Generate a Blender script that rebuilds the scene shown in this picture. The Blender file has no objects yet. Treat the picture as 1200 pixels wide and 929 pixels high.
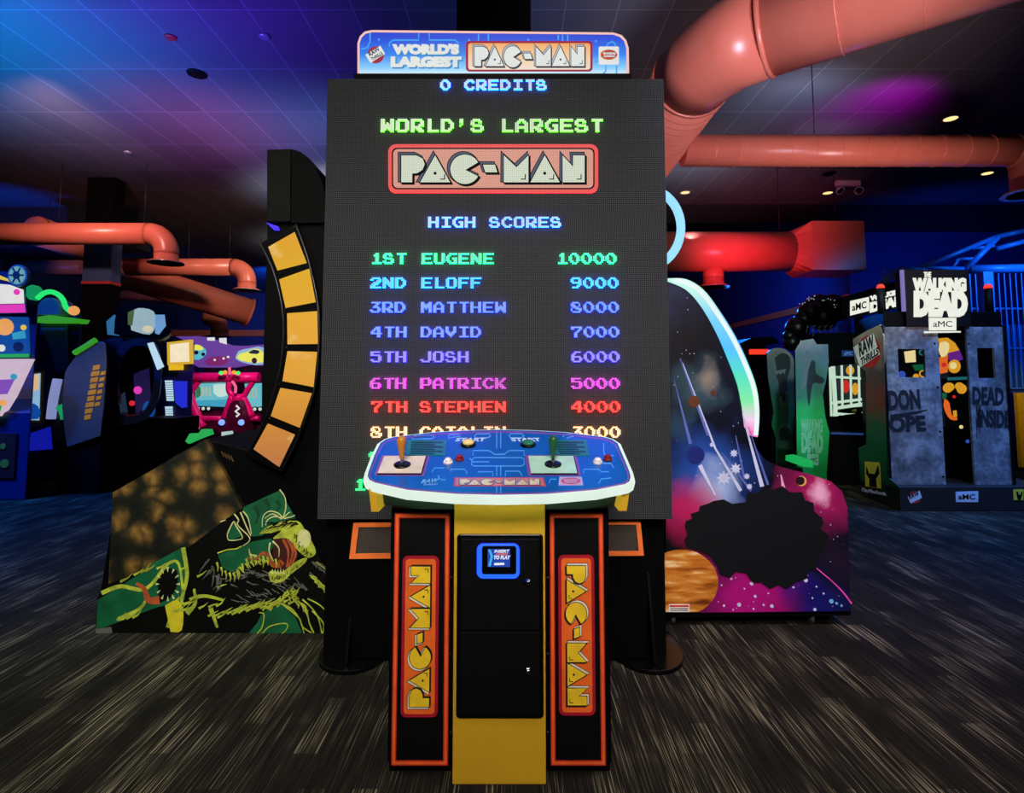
import bpy, bmesh, math, random
from mathutils import Vector as V, Matrix
random.seed(7)
SC = bpy.context.scene
COL = SC.collection
PI = math.pi

# ------------------------------------------------------------------ camera
F = 650.0                       # focal length in pixels of a 1200x929 frame
PITCH = math.atan(650/9000)
EYE = 1.38
CY0 = 398.0                     # principal row (the lens is shifted)
cam = bpy.data.cameras.new('camera')
cam.sensor_width = 36
cam.lens = F/1200*36
cam.shift_y = (CY0-464.5)/1200
cam.clip_end = 200
co = bpy.data.objects.new('camera', cam)
COL.objects.link(co)
co.location = (0, 0, EYE)
co.rotation_euler = (PI/2+PITCH, 0, 0)
SC.camera = co
SC.view_settings.view_transform = 'Standard'
SC.view_settings.look = 'None'
SC.view_settings.gamma = 1
SC.view_settings.exposure = 0.0
SC.view_settings.use_curve_mapping = False

# ------------------------------------------------------------------ world and lights
w = bpy.data.worlds.new('world'); SC.world = w
w.use_nodes = True
w.node_tree.nodes['Background'].inputs[0].default_value = (0.01, 0.02, 0.05, 1)
w.node_tree.nodes['Background'].inputs[1].default_value = 0.3

def s2l(c):
    c = c/255
    return c/12.92 if c <= 0.04045 else ((c+0.055)/1.055)**2.4
def S(r, g, b): return (s2l(r), s2l(g), s2l(b), 1)

def aim(o, to):
    o.rotation_euler = (V(to)-V(o.location)).to_track_quat('-Z', 'Y').to_euler()
def area(loc, to, sx, sy, power, col, spread=PI):
    l = bpy.data.lights.new('area_light', 'AREA'); l.shape = 'RECTANGLE'; l.size = sx; l.size_y = sy
    l.energy = power; l.color = S(*col)[:3]; l.spread = spread
    o = bpy.data.objects.new('area_light', l); COL.objects.link(o); o.location = loc; aim(o, to); return o
def spot(loc, to, power, col, deg, blend=1.0, rad=0.12):
    l = bpy.data.lights.new('spot_light', 'SPOT'); l.energy = power; l.color = S(*col)[:3]
    l.spot_size = math.radians(deg); l.spot_blend = blend; l.shadow_soft_size = rad
    o = bpy.data.objects.new('spot_light', l); COL.objects.link(o); o.location = loc; aim(o, to); return o

# added front key light, side fills and floor pools around the big game
area((-0.1, -2.2, 3.9), (-0.1, 2.6, 1.6), 1.6, 1.0, 35, (255, 241, 228), 1.0)
area((-2.9, 0.6, 4.6), (-2.1, 3.2, 0.5), 1.0, 1.0, 20, (245, 250, 225), 1.0)
area((2.9, 0.4, 4.6), (1.7, 3.2, 0.5), 1.0, 1.0, 20, (255, 235, 255), 1.0)
spot((-1.4, 1.8, 5.4), (-1.1, 2.0, 0), 190, (255, 246, 215), 26)
spot((1.3, 1.8, 5.4), (1.05, 2.0, 0), 230, (255, 246, 205), 26)
# coloured washes thrown up on the ceiling tiles
spot((-6.9, 5.6, 2.6), (-6.9, 6.4, 5.6), 1700, (0, 145, 255), 110)
spot((-4.1, 5.4, 2.8), (-4.0, 6.2, 5.6), 700, (92, 50, 255), 105)
spot((-5.2, 8.6, 3.2), (-5.4, 9.2, 5.6), 200, (255, 90, 170), 105)
spot((-3.4, 9.0, 3.2), (-3.4, 9.6, 5.6), 330, (120, 150, 255), 110)
spot((-4.0, 12.0, 3.2), (-4.0, 12.4, 5.6), 700, (170, 190, 225), 95)
spot((-5.0, 17.0, 3.0), (-5.0, 17.4, 5.6), 1300, (190, 188, 195), 115)
spot((-11.0, 10.5, 3.2), (-12.0, 13.0, 4.9), 500, (0, 80, 255), 75)
spot((4.2, 7.6, 4.65), (4.2, 8.2, 5.63), 62, (190, 200, 255), 130)
spot((5.7, 7.7, 4.7), (5.6, 8.3, 5.63), 95, (215, 0, 225), 105)
spot((3.4, 10.4, 4.1), (3.4, 10.9, 5.63), 130, (200, 195, 225), 130)
spot((4.4, 8.6, 3.6), (5.35, 9.4, 5.5), 60, (225, 205, 255), 40)  # added spot that brightens the emergency lamp housing
spot((0.2, 5.6, 3.2), (-0.6, 6.2, 5.6), 90, (50, 100, 220), 125)
# blue light on the far walls and side aisles
spot((9.5, 9.5, 3.0), (10.5, 14.0, 3.4), 520, (0, 70, 255), 100)
spot((5.2, 14.5, 3.6), (8.6, 17.5, 3.6), 700, (0, 85, 255), 110)
spot((4.8, 12.0, 3.0), (3.9, 9.0, 0.8), 300, (20, 110, 255), 90)
spot((8.2, 6.9, 3.6), (7.4, 9.2, 2.4), 420, (40, 140, 255), 72)
spot((7.0, 4.6, 5.2), (4.9, 4.6, 0.0), 2300, (36, 125, 255), 60)
spot((-7.8, 4.4, 5.2), (-4.9, 5.2, 0.0), 2300, (24, 115, 255), 60)
spot((-7.2, 3.6, 4.6), (-6.0, 7.2, 1.2), 800, (40, 115, 255), 70)
spot((-9.5, 20.0, 4.9), (-8.0, 27.0, 3.0), 1500, (0, 85, 255), 130)
# light on the ducts
spot((1.5, 0.9, 1.7), (2.0, 4.4, 4.2), 900, (235, 225, 255), 50, 1.0, 0.5)
spot((4.6, 3.4, 1.6), (3.8, 6.6, 4.1), 400, (255, 215, 220), 75, 1.0, 0.25)
spot((3.4, 7.8, 3.0), (4.7, 10.8, 4.0), 520, (255, 84, 120), 56, 1.0, 0.3)
spot((-6.4, 7.2, 5.3), (-8.8, 10.8, 4.1), 800, (255, 190, 175), 85, 1.0, 0.2)
spot((-3.0, 10.2, 5.2), (-6.2, 14.4, 3.5), 900, (255, 222, 200), 90, 1.0, 0.2)
spot((-4.4, 5.2, 2.6), (-4.95, 6.8, 1.3), 90, (255, 235, 200), 36)  # added warm spot for the band of yellow side print
spot((-3.9, 7.9, 2.6), (-4.9, 9.5, 1.3), 260, (255, 120, 190), 70)  # added pink spot to brighten the racing game frames
# zombie cabinet doors and the side boards behind
spot((4.4, 3.4, 4.6), (4.9, 6.1, 1.1), 640, (160, 195, 255), 56)
spot((3.2, 4.6, 3.4), (4.0, 7.8, 1.2), 360, (205, 240, 225), 46)
spot((6.9, 7.3, 2.4), (8.0, 8.5, 0.9), 90, (255, 220, 150), 44)  # added warm spot for the yellow cage board
spot((2.9, 5.2, 2.2), (3.95, 6.3, 1.0), 60, (225, 235, 225), 50)

# ------------------------------------------------------------------ pixel rays of the photograph
CP, SP = math.cos(PITCH), math.sin(PITCH)
def ray(px, py):
    u = (px-600)/F; v = (CY0-py)/F
    return V((u, CP-v*SP, SP+v*CP))
def P(px, py, Y):
    d = ray(px, py); t = Y/d.y
    return V((0, 0, EYE))+d*t
def PL(px, py, p0, n):
    d = ray(px, py); o = V((0, 0, EYE))
    return o+d*((V(p0)-o).dot(V(n))/d.dot(V(n)))
def K(x0, y0, s):               # a zoomed crop of the photograph -> pixels
    return lambda pts: [(x0+a/s, y0+b/s) for a, b in pts]
def fp(pts, Y): return [P(a, b, Y) for a, b in pts]

# ------------------------------------------------------------------ materials
MATS = {}
def mat(name, col, rough=0.5, metal=0.0, emit=0.0, ecol=None, vary=0.12, scale=18.0, spec=0.5):
    if name in MATS: return MATS[name]
    m = bpy.data.materials.new(name); m.use_nodes = True
    nt = m.node_tree; b = nt.nodes['Principled BSDF']
    c = S(*col)
    b.inputs['Roughness'].default_value = rough; b.inputs['Metallic'].default_value = metal
    b.inputs['Specular IOR Level'].default_value = spec
    tc = nt.nodes.new('ShaderNodeTexCoord'); n = nt.nodes.new('ShaderNodeTexNoise')
    n.inputs['Scale'].default_value = scale; n.inputs['Detail'].default_value = 3
    nt.links.new(tc.outputs['Object'], n.inputs['Vector'])
    r = nt.nodes.new('ShaderNodeValToRGB')
    lo = tuple(x*(1-vary) for x in c[:3])+(1,); hi = tuple(min(1, x*(1+vary)) for x in c[:3])+(1,)
    r.color_ramp.elements[0].position = 0.3; r.color_ramp.elements[0].color = lo
    r.color_ramp.elements[1].position = 0.7; r.color_ramp.elements[1].color = hi
    nt.links.new(n.outputs['Fac'], r.inputs['Fac']); nt.links.new(r.outputs['Color'], b.inputs['Base Color'])
    if emit:
        b.inputs['Emission Color'].default_value = S(*(ecol or col)); b.inputs['Emission Strength'].default_value = emit
    MATS[name] = m; return m
def glow(name, col, e=1.0):
    """something that gives off light"""
    if name in MATS: return MATS[name]
    m = bpy.data.materials.new(name); m.use_nodes = True
    nt = m.node_tree; b = nt.nodes['Principled BSDF']
    b.inputs['Base Color'].default_value = (0.02, 0.02, 0.02, 1); b.inputs['Roughness'].default_value = 0.5; b.inputs['Specular IOR Level'].default_value = 0.15
    tc = nt.nodes.new('ShaderNodeTexCoord'); n = nt.nodes.new('ShaderNodeTexNoise'); n.inputs['Scale'].default_value = 9
    nt.links.new(tc.outputs['Object'], n.inputs['Vector'])
    r = nt.nodes.new('ShaderNodeValToRGB'); c = S(*col)
    r.color_ramp.elements[0].position = 0.3; r.color_ramp.elements[0].color = tuple(x*.93 for x in c[:3])+(1,)
    r.color_ramp.elements[1].position = 0.7; r.color_ramp.elements[1].color = c
    nt.links.new(n.outputs['Fac'], r.inputs['Fac']); nt.links.new(r.outputs['Color'], b.inputs['Emission Color'])
    b.inputs['Emission Strength'].default_value = e
    MATS[name] = m; return m
def ramp(nt, stops, fac, interp='LINEAR'):
    r = nt.nodes.new('ShaderNodeValToRGB'); r.color_ramp.interpolation = interp
    el = r.color_ramp.elements
    while len(el) < len(stops): el.new(0.5)
    for e, (p, c) in zip(el, stops): e.position = p; e.color = c if len(c) == 4 else S(*c)
    nt.links.new(fac, r.inputs['Fac']); return r.outputs['Color']
def mth(nt, op, a, b=None, clamp=False):
    n = nt.nodes.new('ShaderNodeMath'); n.operation = op; n.use_clamp = clamp
    for i, x in enumerate((a, b)):
        if x is None: continue
        if isinstance(x, (int, float)): n.inputs[i].default_value = x
        else: nt.links.new(x, n.inputs[i])
    return n.outputs[0]
def mixc(nt, f, a, b):
    n = nt.nodes.new('ShaderNodeMix'); n.data_type = 'RGBA'
    for s, x in ((0, f), (6, a), (7, b)):
        if isinstance(x, (int, float)): n.inputs[s].default_value = x
        elif isinstance(x, tuple): n.inputs[s].default_value = x if len(x) == 4 else S(*x)
        else: nt.links.new(x, n.inputs[s])
    return n.outputs[2]
def newmat(name, rough=0.5):
    m = bpy.data.materials.new(name); m.use_nodes = True; nt = m.node_tree
    b = nt.nodes['Principled BSDF']; b.inputs['Roughness'].default_value = rough
    tc = nt.nodes.new('ShaderNodeTexCoord'); MATS[name] = m
    return m, nt, b, tc.outputs['Object']
def noise(nt, vec, scale, detail=3, sc=None, seed=None):
    if sc:
        mp = nt.nodes.new('ShaderNodeMapping'); mp.inputs['Scale'].default_value = sc
        if seed: mp.inputs['Location'].default_value = seed
        nt.links.new(vec, mp.inputs['Vector']); vec = mp.outputs[0]
    n = nt.nodes.new('ShaderNodeTexNoise'); n.inputs['Scale'].default_value = scale; n.inputs['Detail'].default_value = detail
    nt.links.new(vec, n.inputs['Vector']); return n.outputs['Fac']
def sep(nt, vec):
    s = nt.nodes.new('ShaderNodeSeparateXYZ'); nt.links.new(vec, s.inputs[0]); return s.outputs
def rng(nt, x, a, b):
    n = nt.nodes.new('ShaderNodeMapRange'); n.inputs[1].default_value = a; n.inputs[2].default_value = b
    nt.links.new(x, n.inputs[0]); return n.outputs[0]

def m_carpet():
    m, nt, b, tc = newmat('striped_carpet', 0.95)
    b.inputs['Specular IOR Level'].default_value = 0.1
    fine = noise(nt, tc, 1, 2, (240, 2.4, 1)); fine2 = noise(nt, tc, 1, 2, (110, 3.0, 1), (5, 3, 0))
    st = rng(nt, mth(nt, 'ADD', mth(nt, 'MULTIPLY', fine, 0.65), mth(nt, 'MULTIPLY', fine2, 0.35)), 0.47, 0.62)
    mp = nt.nodes.new('ShaderNodeMapping'); mp.inputs['Rotation'].default_value = (0, 0, PI/2); nt.links.new(tc, mp.inputs['Vector'])
    br = nt.nodes.new('ShaderNodeTexBrick'); br.inputs['Scale'].default_value = 1.0
    br.inputs['Brick Width'].default_value = 0.36; br.inputs['Row Height'].default_value = 0.09; br.inputs['Mortar Size'].default_value = 0
    br.inputs['Color1'].default_value = (0, 0, 0, 1); br.inputs['Color2'].default_value = (1, 1, 1, 1)
    nt.links.new(mp.outputs[0], br.inputs['Vector'])
    patch = rng(nt, mth(nt, 'ADD', mth(nt, 'MULTIPLY', br.outputs['Color'], 0.34), noise(nt, tc, 1, 2, (5, 2.2, 1))), 0.36, 0.92)
    f = mth(nt, 'MULTIPLY', st, patch, True)
    nt.links.new(ramp(nt, [(0, (19, 18, 16)), (0.35, (46, 43, 36)), (1, (150, 143, 118))], f), b.inputs['Base Color'])
    return m
def m_tiles():
    m, nt, b, tc = newmat('ceiling_tiles', 0.8)
    mp = nt.nodes.new('ShaderNodeMapping'); mp.inputs['Rotation'].default_value = (0, 0, PI/2); nt.links.new(tc, mp.inputs['Vector'])
    br = nt.nodes.new('ShaderNodeTexBrick'); br.offset = 0
    br.inputs['Scale'].default_value = 1; br.inputs['Brick Width'].default_value = 1.22; br.inputs['Row Height'].default_value = 0.61
    br.inputs['Mortar Size'].default_value = 0.008; br.inputs['Mortar Smooth'].default_value = 0.1
    br.inputs['Color1'].default_value = S(104, 104, 106); br.inputs['Color2'].default_value = S(92, 92, 96); br.inputs['Mortar'].default_value = S(138, 138, 142)
    nt.links.new(mp.outputs[0], br.inputs['Vector'])
    nz = noise(nt, tc, 60, 4)
    nt.links.new(mixc(nt, mth(nt, 'MULTIPLY', nz, 0.3), br.outputs['Color'], (60, 60, 62)), b.inputs['Base Color'])
    return m
def m_wallpaint(name, col):
    m, nt, b, tc = newmat(name, 0.7)
    nt.links.new(mixc(nt, noise(nt, tc, 3, 5), col, tuple(int(c*0.75) for c in col)), b.inputs['Base Color'])
    return m
def m_duct():
    m, nt, b, tc = newmat('orange_spiral_duct', 0.32)
    c = mixc(nt, noise(nt, tc, 5, 3), (228, 130, 106), (210, 108, 84))
    nt.links.new(c, b.inputs['Base Color'])
    return m

CARPET = m_carpet(); TILES = m_tiles(); DUCT = m_duct()
NAVY = m_wallpaint('navy_wall_paint', (44, 66, 110)); BLACKP = m_wallpaint('black_soffit_paint', (16, 16, 20))
black = mat('black_laminate', (6, 6, 8), 0.5, spec=0.06)
gblack = mat('gloss_black', (7, 7, 9), 0.25, spec=0.3)
mblack = mat('matte_black_vinyl', (7, 7, 8), 0.6, spec=0.12)
yellow = mat('yellow_laminate', (206, 162, 34), 0.42, vary=0.05, scale=4)
orange = mat('orange_print', (235, 105, 35), 0.45)
oredge = mat('orange_edge_trim', (255, 126, 58), 0.4)
crimson = mat('crimson_print', (165, 16, 44), 0.45)
white = mat('white_print', (238, 236, 230), 0.5)
chrome = mat('chrome', (200, 200, 205), 0.18, 1.0)
steel = mat('dark_steel', (70, 72, 78), 0.35, 1.0)
rubber = mat('grey_rubber', (60, 60, 62), 0.7)

# ------------------------------------------------------------------ mesh builder
class MB:
    def shear(self, k, y0):
        for v in self.v: v.x += k*(v.y-y0)
        return self
    def __init__(self, m=None):
        self.v = []; self.f = []; self.mi = []; self.sm = []; self.mats = []; self.cur = 0; self.smooth = False
        if m: self.use(m)
    def use(self, m):
        if m not in self.mats: self.mats.append(m)
        self.cur = self.mats.index(m); return self
    def face(self, idx):
        self.f.append(tuple(idx)); self.mi.append(self.cur); self.sm.append(self.smooth)
    def prism(self, pts, d, sides=None):
        n = len(pts); b = len(self.v); d = V(d)
        self.v += [V(p) for p in pts]+[V(p)+d for p in pts]
        self.face(range(b, b+n)); self.face(range(b+2*n-1, b+n-1, -1))
        c = self.cur
        if sides: self.use(sides)
        for i in range(n):
            j = (i+1) % n; self.face((b+i, b+n+i, b+n+j, b+j))
        self.cur = c; return self
    def box(self, x0, x1, y0, y1, z0, z1):
        return self.prism([(x0, y0, z0), (x1, y0, z0), (x1, y0, z1), (x0, y0, z1)], (0, y1-y0, 0))
    def gbox(self, x0, x1, ytop, Y, d):
        p = P(x0, ytop, Y); q = P(x1, ytop, Y); return self.box(p.x, q.x, Y, Y+d, 0, p.z)
    def pbox(self, a, b, Y, d):
        """box whose front rectangle spans two photo corners at depth Y"""
        p = P(*a, Y); q = P(*b, Y)
        return self.box(min(p.x, q.x), max(p.x, q.x), Y, Y+d, min(p.z, q.z), max(p.z, q.z))
    def tube(self, path, r, n=14, cap=True, closed=False):
        path = [V(p) for p in path]; m = len(path); b = len(self.v); s0 = self.smooth; self.smooth = True
        rr = r if isinstance(r, (list, tuple)) else [r]*m
        prev = None
        for i, p in enumerate(path):
            if closed: t = path[(i+1) % m]-path[i-1]
            else: t = path[min(i+1, m-1)]-path[max(i-1, 0)]
            t.normalize()
            if prev is None:
                a = V((0, 0, 1)) if abs(t.z) < 0.9 else V((1, 0, 0)); x = t.cross(a).normalized()
            else: x = (prev-t*prev.dot(t)).normalized()
            prev = x; y = t.cross(x)
            for k in range(n):
                an = 2*PI*k/n; self.v.append(p+(x*math.cos(an)+y*math.sin(an))*rr[i])
        for i in range(m if closed else m-1):
            j = (i+1) % m
            for k in range(n):
                l = (k+1) % n; self.face((b+i*n+k, b+i*n+l, b+j*n+l, b+j*n+k))
        self.smooth = False
        if cap and not closed:
            self.face(range(b+n-1, b-1, -1)); self.face(range(b+(m-1)*n, b+m*n))
        self.smooth = s0; return self
    def lathe(self, prof, c, axis=(0, 0, 1), n=24):
        """profile of (radius, height) turned about an axis through c"""
        a = V(axis).normalized(); h = V((1, 0, 0)) if abs(a.x) < 0.9 else V((0, 0, 1))
        x = a.cross(h).normalized(); y = a.cross(x); b = len(self.v); c = V(c); s0 = self.smooth; self.smooth = True
        for r, z in prof:
            for k in range(n):
                an = 2*PI*k/n; self.v.append(c+a*z+(x*math.cos(an)+y*math.sin(an))*max(r, 1e-4))
        for i in range(len(prof)-1):
            for k in range(n):
                l = (k+1) % n; self.face((b+i*n+k, b+i*n+l, b+(i+1)*n+l, b+(i+1)*n+k))
        self.smooth = False
        self.face(range(b+n-1, b-1, -1)); e = b+(len(prof)-1)*n; self.face(range(e, e+n))
        self.smooth = s0; return self
    def ball(self, c, r, n=14):
        r = r if isinstance(r, (tuple, list)) else (r, r, r); b = len(self.v); c = V(c); s0 = self.smooth; self.smooth = True
        for i in range(n+1):
            th = PI*i/n
            for k in range(2*n):
                an = PI*k/n; q = max(math.sin(th), 1e-3)
                self.v.append(c+V((r[0]*q*math.cos(an), r[1]*q*math.sin(an), r[2]*math.cos(th))))
        for i in range(n):
            for k in range(2*n):
                l = (k+1) % (2*n); self.face((b+i*2*n+k, b+(i+1)*2*n+k, b+(i+1)*2*n+l, b+i*2*n+l))
        self.smooth = s0; return self
    def text(self, body, o, ax, ay, n, t, bold=0.0):
        """lettering whose bounds fill the parallelogram o, ax, ay; stands t proud along n"""
        c = bpy.data.curves.new('t', 'FONT'); c.body = body; c.offset = bold; c.resolution_u = 3
        ob = bpy.data.objects.new('t', c); COL.objects.link(ob)
        dg = bpy.context.evaluated_depsgraph_get(); me = bpy.data.meshes.new_from_object(ob.evaluated_get(dg))
        xs = [v.co.x for v in me.vertices]; ys = [v.co.y for v in me.vertices]
        x0, x1, y0, y1 = min(xs), max(xs), min(ys), max(ys); o = V(o); ax = V(ax); ay = V(ay); n = V(n).normalized()*t
        b = len(self.v); nv = len(me.vertices)
        q = [o+ax*((v.co.x-x0)/(x1-x0))+ay*((v.co.y-y0)/(y1-y0)) for v in me.vertices]
        self.v += [p+n for p in q]+[p.copy() for p in q]
        edges = {}
        for pl in me.polygons:
            ids = list(pl.vertices); self.face([b+i for i in ids])
            for i in range(len(ids)):
                e = (ids[i], ids[(i+1) % len(ids)])
                if (e[1], e[0]) in edges: del edges[(e[1], e[0])]
                else: edges[e] = 1
        for i, j in edges: self.face((b+j, b+i, b+nv+i, b+nv+j))
        bpy.data.objects.remove(ob); bpy.data.curves.remove(c); bpy.data.meshes.remove(me); return self
    def build(self, name, parent=None, bevel=0.0, **props):
        me = bpy.data.meshes.new(name); me.from_pydata([tuple(v) for v in self.v], [], self.f)
        for m in self.mats: me.materials.append(m)
        me.polygons.foreach_set('material_index', self.mi); me.polygons.foreach_set('use_smooth', self.sm)
        bm = bmesh.new(); bm.from_mesh(me); bmesh.ops.recalc_face_normals(bm, faces=bm.faces); bm.to_mesh(me); bm.free()
        o = bpy.data.objects.new(name, me); COL.objects.link(o)
        if parent:
            o.parent = parent
            if parent.type == 'EMPTY': o.matrix_parent_inverse = Matrix.Translation(-V(parent.location))
        if bevel:
            b = o.modifiers.new('bevel', 'BEVEL'); b.width = bevel; b.segments = 2; b.limit_method = 'ANGLE'; b.angle_limit = math.radians(40)
        for k, x in props.items(): o[k] = x
        return o
def thing(name, label, cat, loc, group=None):
    o = bpy.data.objects.new(name, None); COL.objects.link(o); o.location = loc; o.empty_display_size = 0.1
    o['label'] = label; o['category'] = cat
    if group: o['group'] = group
    return o
def tag(o, label, cat, group=None):
    o['label'] = label; o['category'] = cat
    if group: o['group'] = group
    return o
def dup(o, delta, label=None, parent=None):
    c = o.copy(); COL.objects.link(c)
    if parent: c.parent = parent
    else:
        c.location = V(o.location)+V(delta)
        if label: c['label'] = label
    for ch in list(o.children): dup(ch, delta, None, c)
    return c
def circ(cx, cy, r, n=24, ry=None, a0=0, a1=2*PI):
    ry = ry or r
    return [(cx+r*math.cos(a0+(a1-a0)*i/n), cy+ry*math.sin(a0+(a1-a0)*i/n)) for i in range(n)]
def rrect(x0, y0, x1, y1, r, k=5):
    o = []
    for cx, cy, a in ((x1-r, y1-r, 0), (x0+r, y1-r, PI/2), (x0+r, y0+r, PI), (x1-r, y0+r, 1.5*PI)):
        o += [(cx+r*math.cos(a+PI/2*i/k), cy+r*math.sin(a+PI/2*i/k)) for i in range(k+1)]
    return o
def rib(pts, w0, w1=None):
    """a flat stroke of changing width along a 2-D polyline"""
    w1 = w0 if w1 is None else w1; n = len(pts); L = []; R = []
    for i, (x, y) in enumerate(pts):
        a = pts[max(i-1, 0)]; b = pts[min(i+1, n-1)]; dx, dy = b[0]-a[0], b[1]-a[1]; l = math.hypot(dx, dy) or 1
        w = (w0+(w1-w0)*i/(n-1))/2; L.append((x-dy/l*w, y+dx/l*w)); R.append((x+dy/l*w, y-dx/l*w))
    return L+R[::-1]
def smooth2(pts, k=4):
    o = []; n = len(pts)
    for i in range(n-1):
        p0 = pts[max(i-1, 0)]; p1 = pts[i]; p2 = pts[i+1]; p3 = pts[min(i+2, n-1)]
        for j in range(k):
            t = j/k
            o.append(tuple(0.5*((2*p1[q])+(-p0[q]+p2[q])*t+(2*p0[q]-5*p1[q]+4*p2[q]-p3[q])*t*t+(-p0[q]+3*p1[q]-3*p2[q]+p3[q])*t**3) for q in range(len(p1))))
    o.append(tuple(pts[-1])); return o
NF = V((0, -1, 0))
def struct(o): o['kind'] = 'structure'; return o

# ------------------------------------------------------------------ the hall
CZ = 5.63
struct(MB(CARPET).box(-18, 14, -6, 27, -0.1, 0).build('floor'))
struct(MB(TILES).box(-18, 14, -6, 27, CZ, CZ+0.1).build('ceiling'))
struct(MB(NAVY).box(-18.2, -18, -6, 27, 0, CZ).build('wall_left'))
struct(MB(NAVY).box(-18, 8.6, 27, 27.2, 0, CZ).build('wall_back'))
struct(MB(NAVY).box(-18, 14, -6.2, -6, 0, CZ).build('wall_front'))
struct(MB(NAVY).box(14, 14.2, -6, 14, 0, CZ).build('wall_right'))
struct(MB(NAVY).box(8.8, 14, 14, 14.2, 0, CZ).build('wall_alcove'))
struct(MB(NAVY).box(8.6, 8.8, 14, 27, 0, CZ).build('wall_passage'))
struct(MB(BLACKP).box(1.2, 14, 13.2, 13.98, 5.16, CZ-0.001).build('trim_1'))
struct(MB(m_wallpaint('dark_soffit_paint', (10, 13, 24))).box(-18, -9.2, 13.4, 13.9, 4.6, CZ-0.001).build('trim_2'))
struct(MB(oredge).box(8.5, 8.599, 14.0, 26.9, 3.36, 3.55).build('trim_3'))
struct(MB(oredge).box(-17.9, 8.5, 26.9, 26.999, 3.5, 3.8).build('trim_4'))
p = MB(NAVY); a = P(96, 331, 11.4); b = P(129, 331, 11.4)
p.box(a.x, b.x, 11.4, 11.7, a.z+0.03, 4.45); p.use(black).box(a.x, b.x, 11.4, 11.7, 4.45, CZ-0.001); p.box(a.x, b.x, 11.4, 11.7, 0, a.z-0.03); p.use(mat('dim_red_band', (150, 40, 50), 0.5)).box(a.x-0.01, b.x+0.01, 11.39, 11.71, a.z-0.03, a.z+0.03)  # pillar top coloured black, standing in for the unlit dark there
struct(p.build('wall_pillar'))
a = P(535, 30, 4.6); b = P(622, 30, 4.6)
struct(MB(BLACKP).box(a.x, b.x, 4.6, 5.2, 0, CZ-0.001).build('wall_column'))

# ------------------------------------------------------------------ lettering of the game's title
TL = [[(130, 95), (205, 95), (238, 112), (248, 140), (236, 168), (210, 184), (185, 186), (185, 230), (130, 230)],
      [(300, 95), (375, 230), (225, 230)], None,
      [(540, 142), (600, 142), (612, 180), (552, 180)],
      [(645, 95), (708, 155), (768, 95), (768, 230), (645, 230)],
      [(850, 95), (925, 230), (778, 230)],
      [(940, 95), (992, 152), (992, 95), (1050, 95), (1050, 230), (940, 230)]]
TL[2] = [(450+74*math.cos(a), 165+74*math.sin(a)) for a in [math.radians(28+(304)*i/26) for i in range(27)]]+[(452, 168)]
def offset_poly(pts, d):
    n = len(pts); o = []
    ar = sum(pts[i][0]*pts[(i+1) % n][1]-pts[(i+1) % n][0]*pts[i][1] for i in range(n)); s = 1 if ar > 0 else -1
    for i in range(n):
        a, b, c = pts[i-1], pts[i], pts[(i+1) % n]
        e1 = V((b[0]-a[0], b[1]-a[1])).normalized(); e2 = V((c[0]-b[0], c[1]-b[1])).normalized()
        n1 = V((e1.y, -e1.x))*s; n2 = V((e2.y, -e2.x))*s; m = (n1+n2)
        m = m.normalized() if m.length > 1e-6 else n1
        k = min(d/max(m.dot(n1), 0.45), 2.0*d); o.append((b[0]+m.x*k, b[1]+m.y*k))
    return o
def title(mb, M, n, face, edge, high, t=0.0015):
    """M maps unit title coordinates (x 118..1062, y 80..245, y down) into space"""
    n = V(n).normalized()
    for L in TL:
        hi = offset_poly([(x-9, y-9) for x, y in L], 5)
        mb.use(edge).prism([M(x, y) for x, y in offset_poly(hi, 4)], n*t*0.5)
        mb.use(high).prism([M(x, y) for x, y in hi], n*t*0.75)
        mb.use(edge).prism([M(x, y) for x, y in offset_poly([(x+7, y+7) for x, y in L], 5)], n*t)
        mb.use(edge).prism([M(x, y) for x, y in offset_poly(L, 5)], n*t*1.15)
        mb.use(face).prism([M(x, y) for x, y in L], n*t*1.5)
    for x in (300, 850): mb.use(edge).prism([M(a, b) for a, b in circ(x, 185, 8, 10)], n*t*1.8)
    for x, y in ((185-22, 212), (345, 212), (750, 212), (892, 212), (1030, 212)):
        if x < 180: continue
        mb.use(edge).prism([M(x-20, y), M(x, y), M(x, y-22), M(x+5, y-22), M(x+5, y+5), M(x-20, y+5)], n*t*1.8)

# ------------------------------------------------------------------ the giant screen
SY = 2.75; X0, X1 = -0.947, 0.779; ZT = 2.923; PIT = (X1-X0)/224; ZB = ZT-288*PIT
def m_ledface():
    m, nt, b, tc = newmat('led_module_face', 0.7); b.inputs['Specular IOR Level'].default_value = 0.06
    x, y, z = sep(nt, tc)
    gx = mth(nt, 'FRACT', mth(nt, 'DIVIDE', mth(nt, 'SUBTRACT', x, X0), PIT)); gz = mth(nt, 'FRACT', mth(nt, 'DIVIDE', mth(nt, 'SUBTRACT', z, ZB), PIT))
    k = mth(nt, 'MULTIPLY', mth(nt, 'GREATER_THAN', gx, 0.3), mth(nt, 'GREATER_THAN', gz, 0.3))
    c = mixc(nt, noise(nt, tc, 40, 2), (76, 79, 84), (66, 70, 75))
    nt.links.new(mixc(nt, k, (14, 14, 15), c), b.inputs['Base Color']); return m
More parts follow.
